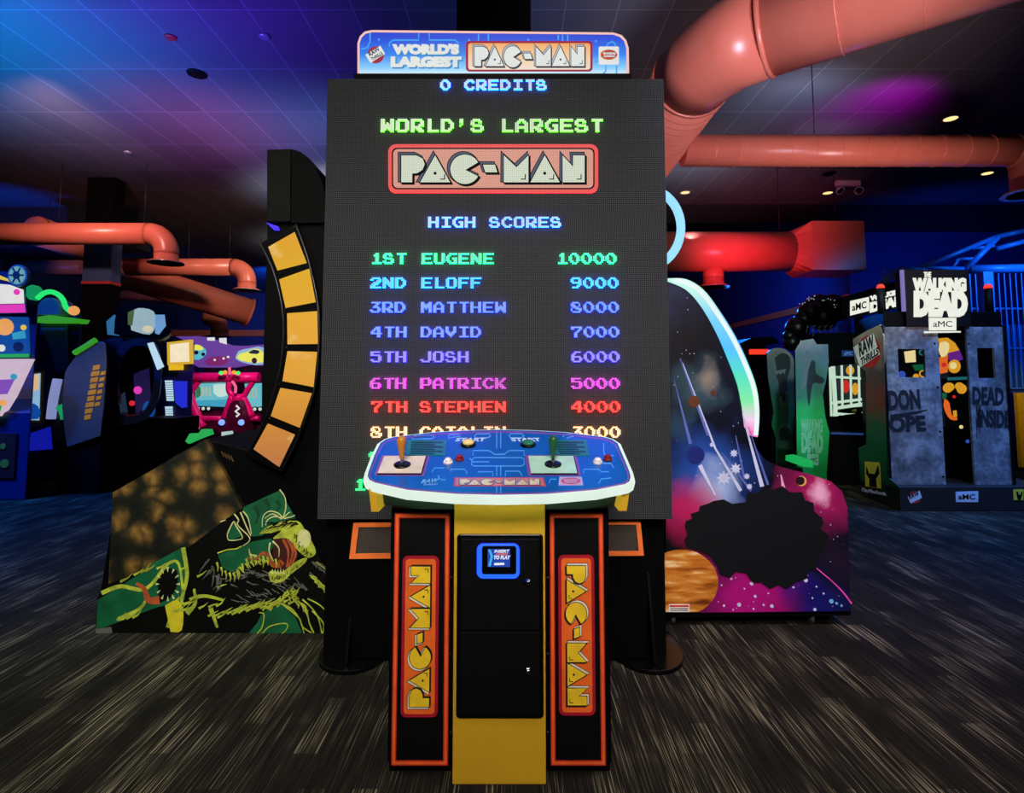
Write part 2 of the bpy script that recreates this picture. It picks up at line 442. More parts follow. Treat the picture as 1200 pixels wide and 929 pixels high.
def m_ledglow(name, col, e):
    m, nt, b, tc = newmat(name, 0.6); b.inputs['Specular IOR Level'].default_value = 0.1
    b.inputs['Base Color'].default_value = (0.02, 0.02, 0.02, 1)
    x, y, z = sep(nt, tc)
    gx = mth(nt, 'FRACT', mth(nt, 'DIVIDE', mth(nt, 'SUBTRACT', x, X0), PIT)); gz = mth(nt, 'FRACT', mth(nt, 'DIVIDE', mth(nt, 'SUBTRACT', z, ZB), PIT))
    k = mth(nt, 'MULTIPLY', mth(nt, 'GREATER_THAN', gx, 0.2), mth(nt, 'GREATER_THAN', gz, 0.2))
    c = S(*col)
    nt.links.new(mixc(nt, k, tuple(v*0.55 for v in c[:3])+(1,), c), b.inputs['Emission Color'])
    b.inputs['Emission Strength'].default_value = e; return m
LED = m_ledface()
FONT = {
'0': '..###..|.#..##.|##...##|##...##|##...##|.##..#.|..###..', '1': '...##..|..###..|...##..|...##..|...##..|...##..|.######',
'2': '.#####.|##...##|....###|..####.|.####..|###....|#######', '3': '.######|....##.|...##..|..####.|.....##|##...##|.#####.',
'4': '...###.|..####.|.##.##.|##..##.|#######|....##.|....##.', '5': '######.|##.....|######.|.....##|.....##|##...##|.#####.',
'6': '..####.|.##....|##.....|######.|##...##|##...##|.#####.', '7': '#######|##...##|....##.|...##..|..##...|..##...|..##...',
'8': '.####..|##...#.|###..#.|.####..|#..####|#....##|.#####.', '9': '.#####.|##...##|##...##|.######|.....##|....##.|.####..',
'A': '..###..|.##.##.|##...##|##...##|#######|##...##|##...##', 'C': '..####.|.##..##|##.....|##.....|##.....|.##..##|..####.',
'D': '#####..|##..##.|##...##|##...##|##...##|##..##.|#####..', 'E': '#######|##.....|##.....|######.|##.....|##.....|#######',
'F': '#######|##.....|##.....|######.|##.....|##.....|##.....', 'G': '..#####|.##....|##.....|##..###|##...##|.##..##|..#####',
'H': '##...##|##...##|##...##|#######|##...##|##...##|##...##', 'I': '.######|...##..|...##..|...##..|...##..|...##..|.######',
'J': '.....##|.....##|.....##|.....##|.....##|##...##|.#####.', 'K': '##...##|##..##.|##.##..|####...|#####..|##.###.|##..###',
'L': '.##....|.##....|.##....|.##....|.##....|.##....|.######', 'M': '##...##|###.###|#######|#######|##.#.##|##...##|##...##',
'N': '##...##|###..##|####.##|#######|##.####|##..###|##...##', 'O': '.#####.|##...##|##...##|##...##|##...##|##...##|.#####.',
'P': '######.|##...##|##...##|##...##|######.|##.....|##.....', 'R': '######.|##...##|##...##|##..###|#####..|##.###.|##..###',
'S': '.####..|##..##.|##.....|.#####.|.....##|##...##|.#####.', 'T': '.######|...##..|...##..|...##..|...##..|...##..|...##..',
'U': '##...##|##...##|##...##|##...##|##...##|##...##|.#####.', 'V': '##...##|##...##|##...##|###.###|.#####.|..###..|...#...',
'W': '##...##|##...##|##.#.##|#######|#######|###.###|##...##', "'": '..##...|..##...|...#...|..#....|.......|.......|.......'}
scr = thing('arcade_screen', 'giant upright video game screen in black cabinet showing pixel high scores', 'arcade screen', (-0.084, 3.0, 0))
MB(black).box(X0, X1, SY+0.03, SY+0.3, ZB, ZT).build('cabinet', scr, 0.004)
disp = MB(LED).box(X0, X1, SY, SY+0.03, ZB, ZT).build('display', scr, label='dark grey dotted light panel with glowing pixel text')
def led_text(body, px, py_top, col, halo, e=1.0, hs=15.0, scale=1.0, dx=1.0, h=None):
    p = P(px, py_top, SY); c0 = round((p.x-X0)/PIT); r0 = round((ZT-p.z)/PIT); s = PIT*scale
    fm = glow('led_'+'_'.join(map(str, col)), col, e); sm = glow('led_halo_'+'_'.join(map(str, halo)), halo, hs)
    mb = MB(fm)
    for i, ch in enumerate(body):
        if ch == ' ': continue
        rows = FONT[ch].split('|')
        on = {(q, r) for r, row in enumerate(rows) for q, x in enumerate(row) if x == '#'}
        for q, r in on:
            xa = X0+c0*PIT+(i*8*dx+q)*s; za = ZT-r0*PIT-r*s; g = 0.08*s
            x0, x1, z1, z0 = xa+g, xa+s-g, za-g, za-s+g; b = len(mb.v); yf = SY-0.013
            mb.v += [V((x0, yf, z0)), V((x1, yf, z0)), V((x1, yf, z1)), V((x0, yf, z1)), V((x0, SY, z0)), V((x1, SY, z0)), V((x1, SY, z1)), V((x0, SY, z1))]
            mb.use(fm).face((b, b+1, b+2, b+3)); mb.use(sm)  # outer side walls glow strongly, added to throw a halo on the panel
            for (dq, dr), fc in (((0, 1), (0, 4, 5, 1)), ((1, 0), (1, 5, 6, 2)), ((0, -1), (2, 6, 7, 3)), ((-1, 0), (3, 7, 4, 0))):
                mb.use(fm if (q+dq, r+dr) in on else sm).face([b+k for k in fc])
    return mb
led_text('0', 516, 94, (205, 225, 255), (20, 90, 255), 0.98, 16).build('credit_number', disp); led_text('CREDITS', 544.5, 94, (205, 225, 255), (20, 90, 255), 0.98, 16).build('credit_word', disp)
led_text("WORLD'S", 446, 141, (222, 238, 208), (70, 220, 30), 0.9, 8, 1.24).build('heading_word', disp); led_text('LARGEST', 586.6, 141, (222, 238, 208), (70, 220, 30), 0.9, 8, 1.24).build('heading_word', disp)
led_text('HIGH', 501, 254, (195, 225, 255), (20, 90, 255), 0.98, 16).build('heading_word', disp); led_text('SCORES', 573.5, 254, (195, 225, 255), (20, 90, 255), 0.98, 16).build('heading_word', disp)
ROWS = [('1ST', 'EUGENE', '10000', 653, 297, (110, 235, 195), (0, 200, 110)), ('2ND', 'ELOFF', '9000', 668, 326, (115, 215, 255), (0, 110, 255)),
        ('3RD', 'MATTHEW', '8000', 668, 354.5, (135, 170, 255), (15, 50, 255)), ('4TH', 'DAVID', '7000', 669, 383.5, (145, 170, 255), (20, 50, 255)),
        ('5TH', 'JOSH', '6000', 669, 412.5, (175, 160, 255), (50, 40, 255)), ('6TH', 'PATRICK', '5000', 669, 442, (232, 120, 228), (200, 10, 190)),
        ('7TH', 'STEPHEN', '4000', 670, 471, (255, 105, 95), (255, 15, 10)), ('8TH', 'CATALIN', '3000', 670, 500, (255, 235, 210), (200, 120, 60))]
for k, (rk, nm, sc_, sx, y, col, halo) in enumerate(ROWS):
    led_text(rk, 434.5, y, col, halo).build('rank_text', disp)
    led_text(nm, 494-k*0.4, y, col, halo).build('player_name', disp); led_text(sc_, sx, y, col, halo).build('score_number', disp)
led_text('9TH', 432, 529.5, (90, 230, 150), (0, 190, 80)).build('score_line', disp)
led_text('10TH', 416, 562, (90, 230, 150), (0, 190, 80)).build('score_line', disp)
# boxed title on the display
mb = MB()
def disc_M(Y, k):               # crop of the boxed title -> plane of the display
    return lambda x, y: P(440+x/k, 160+y/k, Y)
M = disc_M(SY, 4.2857)
LR = m_ledglow('led_red', (255, 92, 92), 0.95); LS = m_ledglow('led_salmon', (244, 172, 152), 0.85); LW = m_ledglow('led_cream', (226, 236, 214), 0.92); LB = m_ledglow('led_slate', (104, 116, 148), 0.55)
LRH = glow('led_red_halo', (255, 20, 25), 8); LD = mat('led_off', (8, 6, 8), 0.6, spec=0.05)
mb.use(LR).prism([M(x, y) for x, y in rrect(65, 40, 1118, 284, 38)], NF*0.004, LRH)
mb.use(LD).prism([M(x, y) for x, y in rrect(83, 58, 1100, 266, 26)], NF*0.0045)
mb.use(LS).prism([M(x, y) for x, y in rrect(90, 65, 1093, 259, 22)], NF*0.005)
mb.build('title_box', disp)
mb = MB(); title(mb, disc_M(SY-0.005, 4.2857), NF, LW, LD, LB); mb.build('title_lettering', disp)
# header sign
HY = 2.80
def m_header():
    m, nt, b, tc = newmat('header_backlit_print', 0.4); b.inputs['Base Color'].default_value = (0.02, 0.02, 0.02, 1)
    x, y, z = sep(nt, tc); f = rng(nt, z, 2.975, 3.213)
    nt.links.new(ramp(nt, [(0, (215, 240, 255)), (0.15, (130, 205, 255)), (0.45, (25, 130, 240)), (0.8, (14, 72, 222)), (1, (14, 60, 205))], f), b.inputs['Emission Color'])
    b.inputs['Emission Strength'].default_value = 0.95; return m
HB = m_header()
kh = K(415, 30, 3.636)
hd = MB(glow('header_rim', (255, 200, 190), 0.95))
out = fp(kh([(14, 205), (14, 75), (24, 45), (45, 25), (75, 19), (1105, 29), (1140, 40), (1160, 62), (1170, 95), (1172, 205)]), HY)
hd.prism(out, (0, 0.12, 0), black)
hd.use(HB).prism(fp(kh([(24, 205), (24, 78), (33, 52), (50, 36), (78, 30), (1102, 40), (1132, 50), (1150, 68), (1159, 98), (1160, 205)]), HY), NF*0.003)
hm = hd.use(glow('header_maze', (70, 175, 255), 0.9))
for L in ([(30, 100), (55, 95), (68, 70), (68, 32)], [(275, 34), (275, 62), (165, 62), (150, 75), (150, 90)], [(320, 34), (320, 62), (430, 62), (445, 75), (445, 90)], [(530, 36), (530, 64)], [(572, 36), (572, 64)],
          [(870, 40), (870, 62)], [(888, 40), (888, 66)], [(910, 40), (910, 66)], [(1060, 205), (1072, 195), (1072, 170)], [(1118, 205), (1118, 170)], [(1075, 90), (1082, 75), (1100, 68), (1112, 78), (1116, 92)]):
    hm.prism(fp(kh(rib(L, 6)), HY-0.003), NF*0.001)
for a in ((105, 60), (490, 62), (742, 60), (1030, 66), (1030, 155), (150, 148)): hm.prism(fp(kh(circ(*a, 5, 8)), HY-0.003), NF*0.001)
hd = hd.build('header_sign', scr)
GW = glow('header_white', (232, 236, 232), 0.95); GWS = glow('header_shadow', (60, 150, 215), 0.8)
ht = MB(GW)
def ptext(mb, body, k, x0, y0, x1, y1, Y, t=0.002, bold=0.03, shear=0, rise=0):
    """text filling a crop rectangle (y down)"""
    o = P(*k([(x0, y1)])[0], Y); ax = P(*k([(x1, y1-rise)])[0], Y)-o; ay = P(*k([(x0+shear, y0)])[0], Y)-o
    mb.text(body, o, ax, ay, NF, t, bold)
ht.use(GWS); ptext(ht, "WORLD'S", kh, 168, 84, 454, 130, HY-0.003, 0.001, 0.085); ptext(ht, 'LARGEST', kh, 162, 138, 464, 184, HY-0.003, 0.001, 0.085)
ht.use(GW); ptext(ht, "WORLD'S", kh, 162, 78, 448, 124, HY-0.003, 0.002, 0.085); ptext(ht, 'LARGEST', kh, 156, 132, 458, 178, HY-0.003, 0.002, 0.085)
ht.build('lettering', hd)
hb = MB(glow('header_crimson', (170, 22, 60), 0.8)); hb.prism(fp(kh(rrect(476, 66, 1016, 196, 16)), HY-0.003), NF*0.001)
def m_hbox():
    m, nt, b, tc = newmat('header_title_ground', 0.4); b.inputs['Base Color'].default_value = (0.02, 0.02, 0.02, 1)
    x, y, z = sep(nt, tc)
    nt.links.new(ramp(nt, [(0, (240, 225, 210)), (0.5, (250, 205, 150)), (1, (250, 160, 80))], rng(nt, z, 3.0, 3.16)), b.inputs['Emission Color']); b.inputs['Emission Strength'].default_value = 0.9; return m
hb.use(m_hbox()).prism(fp(kh(rrect(486, 76, 1006, 188, 10)), HY-0.003), NF*0.002)
hb.build('title_box', hd)
mb = MB(); hk = lambda x, y: P(*kh([(508+(x-120)/940*478, 88+(y-90)/145*88)])[0], HY-0.005)
title(mb, hk, NF, GW, mat('header_ink', (12, 22, 60), 0.5), glow('header_title_high', (200, 205, 215), 0.8)); mb.build('title_lettering', hd)
st = MB(glow('header_badge_red', (190, 40, 70), 0.7)).prism(fp(kh(circ(92, 125, 36, 20)), HY-0.003), NF*0.001)
st.use(GW).prism(fp(kh([(48, 125), (112, 86), (132, 120), (70, 160)]), HY-0.003), NF*0.002)
st.use(mat('header_ink', (12, 22, 60)))
o = P(*kh([(68, 132)])[0], HY-0.005); st.text('RAW', o, P(*kh([(112, 105)])[0], HY-0.005)-o, P(*kh([(58, 116)])[0], HY-0.005)-o, NF, 0.001, 0.03)
o = P(*kh([(78, 150)])[0], HY-0.005); st.text('THRILLS', o, P(*kh([(124, 122)])[0], HY-0.005)-o, P(*kh([(70, 138)])[0], HY-0.005)-o, NF, 0.001, 0.03)
st.build('badge', hd)
st = MB(GW).prism(fp(kh(rrect(1042, 90, 1128, 166, 6)), HY-0.003), NF*0.002)
st.use(glow('header_badge_orange', (225, 110, 30), 0.8)).prism(fp(kh(circ(1085, 124, 36, 20, 22)), HY-0.005), NF*0.001)
st.use(glow('header_badge_red', (190, 40, 70), 0.7)).prism(fp(kh(circ(1089, 124, 32, 20, 17)), HY-0.005), NF*0.0014)
st.use(GW); ptext(st, 'BANDAI', kh, 1062, 114, 1114, 123, HY-0.006, 0.002, 0.04); ptext(st, 'NAMCO', kh, 1064, 126, 1112, 135, HY-0.006, 0.002, 0.04)
st.build('badge', hd)
MB(black).pbox((415, 86), (740, 93), HY-0.02, 0.2).build('sign_bracket', scr)
# stand
for xs, nm in ((((380, 413)), 'post'), (((745, 780)), 'post')):
    a = P(xs[0], 700, 2.86); b = P(xs[1], 700, 2.86)
    MB(black).box(a.x, b.x, 2.86, 3.04, 0.02, ZB+0.2).build('post', scr, 0.004)
for cx, sgn in ((416, -1), (759, 1)):
    c = P(cx, 780, 2.9)
    out = [(c.x+0.175*math.cos(2*PI*i/28)*1.0, 2.97+0.27*math.copysign(abs(math.sin(2*PI*i/28))**0.7, math.sin(2*PI*i/28)), 0.0) for i in range(28)]
    ft = MB(gblack).prism(out, (0, 0, 0.022)).build('foot_plate', scr, 0.004)
    g = MB(gblack).prism([(c.x-0.006, 2.86, 0.022), (c.x-0.006, 2.74, 0.03), (c.x-0.006, 2.86, 0.42)], (0.012, 0, 0))
    g.build('gusset', ft)
KY = 2.80
kb = MB(black); a = P(405, 700, KY); b = P(758, 700, KY); kb.box(a.x, b.x, KY, KY+0.06, 0.03, ZB-0.002); kb.build('lower_panel', scr, label='black board below the light panel')
kb = MB(oredge)
fr = [(415, 612), (750, 609), (754, 650), (410, 654)]; inn = [(421, 617), (745, 614), (748, 645), (417, 648)]
for i in range(4):
    j = (i+1) % 4; kb.prism(fp([fr[i], fr[j], inn[j], inn[i]], KY), NF*0.012)
kb.use(mat('grey_kick_print', (60, 54, 48), 0.6)).prism(fp(inn, KY), NF*0.004)
kb.build('kick_plate', scr, label='grey kick plate framed with a bright orange edge')

# ------------------------------------------------------------------ control console
con = thing('control_console', 'two player joystick console with yellow centre column before the giant screen', 'game console', (-0.044, 2.25, 0))
FY = 2.0
a = P(530, 915, FY); b = P(640, 915, FY); XL, XR = a.x, b.x
MB(yellow).prism([(XL, FY, 0), (XL, FY, 0.93), (XL, FY-0.01, 0.99), (XL, FY+0.4, 1.08), (XL, FY+0.45, 0.0)], (XR-XL, 0, 0)).build('centre_column', con, 0.004, label='plain yellow front column')
PYF = 2.035
red_line = mat('red_line_print', (200, 40, 40), 0.45)
for side in (0, 1):
    x0, x1 = ((456, 530) if side == 0 else (640, 715))
    a = P(x0, 750, PYF).x; b = P(x1, 750, PYF).x
    if side == 0: b = XL
    else: a = XR
    zt = P(500, 596, PYF).z
    MB(black).prism([(a, PYF, 0.05), (a, PYF, zt), (a, PYF+0.42, zt+0.04), (a, PYF+0.42, 0.0), (a, PYF+0.03, 0.0), (a, PYF+0.03, 0.05)], (b-a, 0, 0)).build('side_cabinet', con, 0.003)
    x0, x1 = ((463, 525) if side == 0 else (644, 710))
    A = P(x0, 601, PYF); B = P(x1, 896, PYF)
    pa = [(A.x, A.z), (B.x, A.z), (B.x, B.z), (A.x, B.z)]
    pm = MB(red_line)
    def strip(o, i, t, m):
        for q in range(4):
            r = (q+1) % 4
            pm.use(m).prism([(o[q][0], PYF, o[q][1]), (o[r][0], PYF, o[r][1]), (i[r][0], PYF, i[r][1]), (i[q][0], PYF, i[q][1])], NF*t)
    def ins(p, d): return [(p[0][0]+d, p[0][1]-d), (p[1][0]-d, p[1][1]-d), (p[2][0]-d, p[2][1]+d), (p[3][0]+d, p[3][1]+d)]
    strip(pa, ins(pa, 0.004), 0.004, red_line); strip(ins(pa, 0.004), ins(pa, 0.013), 0.004, orange); strip(ins(pa, 0.013), ins(pa, 0.017), 0.004, red_line)
    q = ins(pa, 0.017); pm.use(mblack).prism([(x, PYF, z) for x, z in q], NF*0.003)
    art = pm.build('art_panel', con, label='black panel with an orange outline and a sideways title')
    bx = (472, 513) if side == 0 else (654, 698)
    by = (651, 840) if side == 0 else (650, 838)
    A = P(bx[0], by[0], PYF-0.003); B = P(bx[1], by[1], PYF-0.003); yb = PYF-0.003
    tb = MB(crimson).prism([(x, yb, z) for x, z in rrect(A.x, B.z, B.x, A.z, 0.02)], NF*0.002)
    tb.use(orange).prism([(x, yb, z) for x, z in rrect(A.x+0.011, B.z+0.011, B.x-0.011, A.z-0.011, 0.012)], NF*0.003)
    tb.build('title_box', art)
    tl = MB(); W = B.x-A.x; H = A.z-B.z
    if side == 0: Mx = lambda x, y: V((A.x+W*(0.20+(y-84)/160*0.62), yb-0.003, B.z+H*(0.05+(x-112)/955*0.90)))
    else: Mx = lambda x, y: V((B.x-W*(0.20+(y-84)/160*0.62), yb-0.003, A.z-H*(0.05+(x-112)/955*0.90)))
    title(tl, Mx, NF, mat('title_yellow', (236, 200, 40), 0.45), mat('title_ink', (14, 10, 10), 0.5), mat('title_grey', (225, 222, 215), 0.5)); tl.build('title_lettering', art)
    for y in (677, 766, 858):
        xx = 528 if side == 0 else 642
        p = P(xx, y, PYF); MB(steel).lathe([(0.0055, 0), (0.0055, 0.003), (0.003, 0.005)], p, (0, -1, 0), 10).build('screw', con)
# coin door
DY = FY
A = P(536, 625, DY); B = P(637, 839, DY)
fr = MB(gblack).prism([(x, DY, z) for x, z in rrect(A.x, B.z, B.x, A.z, 0.012)], NF*0.012).build('door_frame', con, 0.003)
zm = P(585, 737, DY).z
for zz0, zz1, nm, ly in ((zm+0.004, A.z-0.014, 'upper', 682), (B.z+0.014, zm-0.004, 'lower', 786)):
    d = MB(mblack).box(A.x+0.014, B.x-0.014, DY-0.018, DY-0.010, zz0, zz1).build('coin_door', con, 0.002)
    MB(steel).box(A.x+0.016, B.x-0.016, DY-0.0195, DY-0.018, zz1-0.004, zz1-0.001).build('hinge', d)
    p = P(619, ly, DY-0.018)
    MB(chrome).lathe([(0.013, 0), (0.013, 0.004), (0.009, 0.006), (0.009, 0.012), (0.007, 0.014)], p, (0, -1, 0), 20).build('lock', d, label='round chrome key lock')
    if nm == 'upper':
        A2 = P(559, 636, DY-0.018); B2 = P(609, 677, DY-0.018)
        cr = MB(glow('card_reader_blue', (30, 110, 255), 1.0)).prism([(x, DY-0.018, z) for x, z in rrect(A2.x, B2.z, B2.x, A2.z, 0.022)], NF*0.012, glow('card_reader_halo', (10, 50, 255), 3)).build('card_reader', d, 0.004, label='blue glowing swipe card reader')
        A3 = P(565, 639.5, DY-0.03); B3 = P(605, 672, DY-0.03)
        MB(gblack).prism([(x, DY-0.03, z) for x, z in rrect(A3.x, B3.z, B3.x, A3.z, 0.008)], NF*0.006).build('reader_bezel', cr) if False else None
        rs = MB(gblack).prism([(x, DY-0.03, z) for x, z in rrect(A3.x, B3.z, B3.x, A3.z, 0.008)], NF*0.006)
        kq = K(525, 610, 6.19)
        rs.use(glow('reader_screen', (10, 70, 190), 0.8)).prism(fp(kq([(287, 205), (450, 205), (450, 335), (287, 335)]), DY-0.036), NF*0.001)
        rs.use(glow('reader_cyan', (60, 190, 255), 0.9)).prism(fp(kq(rib([(300, 210), (318, 260), (300, 330)], 16)), DY-0.037), NF*0.0005)
        rs.use(glow('reader_white', (240, 245, 255), 0.95)); ptext(rs, 'INSERT', kq, 335, 210, 440, 232, DY-0.037, 0.001, 0.03, 6); ptext(rs, 'TO PLAY', kq, 328, 252, 448, 280, DY-0.037, 0.001, 0.05, 6); rs.prism(fp(kq([(335, 307), (408, 305), (408, 320), (335, 322)]), DY-0.037), NF*0.001)
        rs.use(glow('reader_orange', (240, 120, 60), 0.9)); ptext(rs, 'CARD', kq, 345, 234, 430, 250, DY-0.037, 0.001, 0.05, 6)
        rs.build('reader_screen', cr) if False else rs.build('reader_screen', d)
# the control panel
pf = P(585, 577, 1.86); pb = P(585, 505, 2.38)
pdir = (pb-pf); PN = V((1, 0, 0)).cross(pdir).normalized()
if PN.z < 0: PN = -PN
k3 = K(410, 490, 3.4286)
def T(pts, lift=0.0):
    p0 = pf+PN*lift; return [PL(a, b, p0, PN) for a, b in k3(pts)]
OUT = [(60, 215), (85, 150), (110, 100), (132, 85), (165, 75), (330, 56), (470, 48), (600, 45), (730, 48), (870, 56), (1030, 75), (1065, 85), (1088, 100), (1112, 155), (1138, 215), (1144, 238), (1140, 256), (1122, 268), (1000, 292), (800, 309), (600, 313), (420, 309), (220, 292), (85, 262), (62, 250), (55, 235)]
top = MB(mat('blue_panel_print', (6, 90, 184), 0.22, vary=0.12, scale=3))
o = T(OUT); cen = sum(o, V((0, 0, 0)))/len(o)
inner = [cen+(p-cen)*0.972+PN*0.0 for p in o]
top.prism([p+PN*0.002 for p in inner], -PN*0.012)
RIM = glow('rim_light', (232, 250, 236), 0.95)
rim = MB(RIM); path = [p-PN*0.012 for p in o]
n = len(path); b = len(rim.v)
mid = [cen+(p-cen)*1.0 for p in path]
prof = [(0.970, 0.0125), (0.985, 0.014), (1.0, 0.008), (1.006, -0.004), (1.0, -0.018), (0.985, -0.022), (0.960, -0.022)]
for s, h in prof: rim.v += [cen-PN*0.012+(p+PN*0.012-cen)*s+PN*h for p in path]
rim.smooth = True
for i in range(len(prof)-1):
    for k in range(n):
        l = (k+1) % n; rim.face((b+i*n+k, b+i*n+l, b+(i+1)*n+l, b+(i+1)*n+k))
rim.build('rim_light', con, label='white glowing edge strip around the control panel')
ug = MB(glow('added_under_glow', (240, 255, 215), 18)); q_ = [cen+V(((p.x-cen.x)*0.9, (p.y-cen.y)*0.66, (p.z-cen.z)*0.66))-PN*0.036 for p in o]  # hidden emitter added to brighten the column below the panel
for i in range(len(q_)):
    if q_[i].y < 2.0 and q_[(i+1) % len(q_)].y < 2.0: ug.tube([q_[i], q_[(i+1) % len(q_)]], 0.006, 6)
ug.build('added_under_glow', con)
sheen_lip = mat('green_sheen_underside', (24, 44, 30), 0.5)  # black box with a green sheen of light put into its colour
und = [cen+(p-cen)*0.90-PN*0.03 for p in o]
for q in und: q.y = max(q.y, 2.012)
ub = MB(sheen_lip); ub.prism(und, (0, 0, -0.07)); ub.build('panel_box', con, label='dark box under the control panel')
ins_ = mat('panel_line', (74, 160, 235), 0.3); pink = mat('panel_violet', (130, 70, 160), 0.3)
mz = top
def tl_(pts, wd, m, lift=0.002, t=0.0006): mz.use(m).prism(T(rib(pts, wd), lift), PN*t)
for x in (590, 606): tl_([(x, 55), (x, 120)], 4, ins_)
for L in ([(480, 160), (495, 175), (560, 175)], [(490, 188), (500, 192), (690, 192), (700, 186), (700, 165), (690, 158), (500, 158), (490, 166), (490, 188)], [(515, 220), (515, 215), (575, 215), (575, 232)], [(625, 232), (625, 213), (680, 213), (690, 225), (690, 232)],
          [(495, 150), (495, 130), (560, 130), (580, 145), (620, 145), (640, 130), (700, 130), (700, 150)], [(405, 215), (405, 205), (460, 205), (470, 215), (470, 225)], [(850, 225), (850, 232)], [(940, 220), (940, 205), (1000, 205), (1010, 215), (1040, 215)],
          [(1020, 100), (1020, 140), (1030, 150), (1060, 150)], [(250, 78), (260, 70), (330, 68), (340, 76), (330, 82), (255, 84), (250, 78)], [(395, 75), (400, 66), (440, 64), (445, 72), (395, 80)], [(855, 75), (865, 65), (890, 64), (900, 72), (870, 80)], [(500, 72), (510, 63), (560, 62), (565, 72), (555, 78), (505, 80), (500, 72)],
          [(640, 70), (645, 62), (690, 62), (700, 70), (690, 78), (645, 78), (640, 70)], [(1000, 180), (1050, 182), (1060, 200)], [(330, 215), (340, 200), (380, 200)], [(355, 230), (360, 245), (385, 248)], [(800, 262), (805, 245), (830, 245)], [(1050, 240), (1010, 244), (1000, 262)], [(590, 195), (590, 232)], [(606, 195), (606, 232)], [(590, 275), (590, 300)], [(606, 275), (606, 300)]):
    tl_(L, 4, ins_)
IN2 = [((x-600)*0.955+600, (y-182)*0.93+182) for x, y in OUT]
tl_(IN2+[IN2[0]], 5, pink)
top = top.build('panel_top', con, label='blue playfield with a light blue maze print')
for side, (sq, jc, grip) in enumerate((([(110, 226), (288, 226), (308, 154), (138, 154)], (210, 188), (200, 130, 40)), ([(728, 226), (916, 226), (900, 154), (716, 154)], (816, 186), (30, 96, 56)))):
    cx = sum(a for a, b in sq)/4; cy = sum(b for a, b in sq)/4
    pl = MB(pink).prism(T([((x-cx)*1.13+cx, (y-cy)*1.13+cy) for x, y in sq], 0.002), PN*0.0012)
    pl.use(mat('cream_plate' if side == 0 else 'mint_plate', (226, 214, 190) if side == 0 else (176, 226, 200), 0.35)).prism(T(sq, 0.002), PN*0.003)
    pl.use(black).prism(T(rib([sq[0], sq[1]], 4), 0.002), PN*0.0034); pl.use(black).prism(T(rib([sq[1], sq[2]], 4), 0.002), PN*0.0034)
    pl.build('joystick_plate', con)
    c = T([jc], 0.005)[0]; up = (PN*0.9+V((0, 0, 0.35))).normalized()
    js = MB(gblack).lathe([(0.031, 0), (0.031, 0.004), (0.024, 0.007), (0.008, 0.008)], c, PN, 24)
    js = js.build('joystick', con)
    MB(chrome).tube([c, c+up*0.03], 0.006, 12).build('shaft', js)
    MB(mat('grip_amber' if side == 0 else 'grip_green', grip, 0.3)).lathe([(0.006, 0.024), (0.0085, 0.028), (0.010, 0.045), (0.0145, 0.068), (0.0175, 0.085), (0.0165, 0.098), (0.011, 0.107), (0.003, 0.110)], c, up, 20).build('grip', js, label='amber bat shaped grip' if side == 0 else 'green bat shaped grip')
teal = glow('grille_teal', (20, 140, 130), 0.35); tdark = mat('grille_dark', (8, 40, 44), 0.4)
for side, q in enumerate(([(232, 90), (388, 90), (383, 152), (225, 150)], [(795, 90), (950, 90), (962, 152), (838, 152)])):
    g = MB(mat('grille_plate', (20, 120, 112), 0.3)).prism(T(q, 0.002), PN*0.003)
    g = g.build('speaker_grille', con, label='teal speaker grille')
    sl = MB(tdark)
    for k in range(6):
        f = 0.12+k*0.145
        l = [q[0][i]*(1-f)+q[3][i]*f for i in (0, 1)]; r = [q[1][i]*(1-f)+q[2][i]*f for i in (0, 1)]
        w_ = r[0]-l[0]; sl.prism(T(rib([(l[0]+0.1*w_, l[1]), (r[0]-(0.08+0.2*(k % 2))*w_, r[1])], 5), 0.005), PN*0.0008)
    sl.build('slots', g)
for (x, y, r, colr, nm) in ((476, 108, 0.031, (225, 200, 120), 'start_button'), (716, 108, 0.031, (30, 110, 80), 'start_button'), (395, 180, 0.018, (225, 225, 225), 'push_button'), (441, 167, 0.017, (130, 24, 34), 'push_button'), (995, 180, 0.018, (225, 225, 225), 'push_button'), (1036, 167, 0.017, (130, 24, 34), 'push_button')):
    c = T([(x, y)], 0.002)[0]
    bt = MB(gblack if r > 0.02 else mat('button_collar_%d_%d' % (x, y), colr, 0.3)).lathe([(r, 0), (r, 0.006), (r*0.86, 0.010), (r*0.7, 0.010)], c, PN, 24).build(nm, con)
    MB(mat('button_cap_%d_%d' % (x, y), colr, 0.25, emit=0.25 if r > 0.02 else 0.0)).lathe([(r*0.72, 0.008), (r*0.72, 0.016), (r*0.5, 0.0195), (r*0.1, 0.021)], c, PN, 24).build('cap', bt)
def ttext(mb, body, x0, y0, x1, y1, lift=0.002, t=0.001, bold=0.04, skew=0, rise=0):
    o, a, b = T([(x0, y1), (x1, y1-rise), (x0+skew, y0)], lift); mb.text(body, o, a-o, b-o, PN, t, bold)
mb = MB(mat('pale_blue_print', (190, 220, 245), 0.35)); ttext(mb, 'START', 422, 79, 542, 93, skew=8); mb.build('start_lettering', top); mb = MB(mat('pale_blue_print', (190, 220, 245))); ttext(mb, 'START', 652, 79, 770, 93, skew=-8); mb.build('start_lettering', top)
mb = MB(mat('panel_pink', (190, 70, 110), 0.3)).prism(T([(416, 274), (790, 274), (778, 238), (420, 238)], 0.002), PN*0.0008)
mb.use(mat('panel_salmon', (205, 130, 130), 0.3)).prism(T([(424, 270), (782, 270), (770, 242), (428, 242)], 0.002), PN*0.0012)
mb.build('title_box', top)
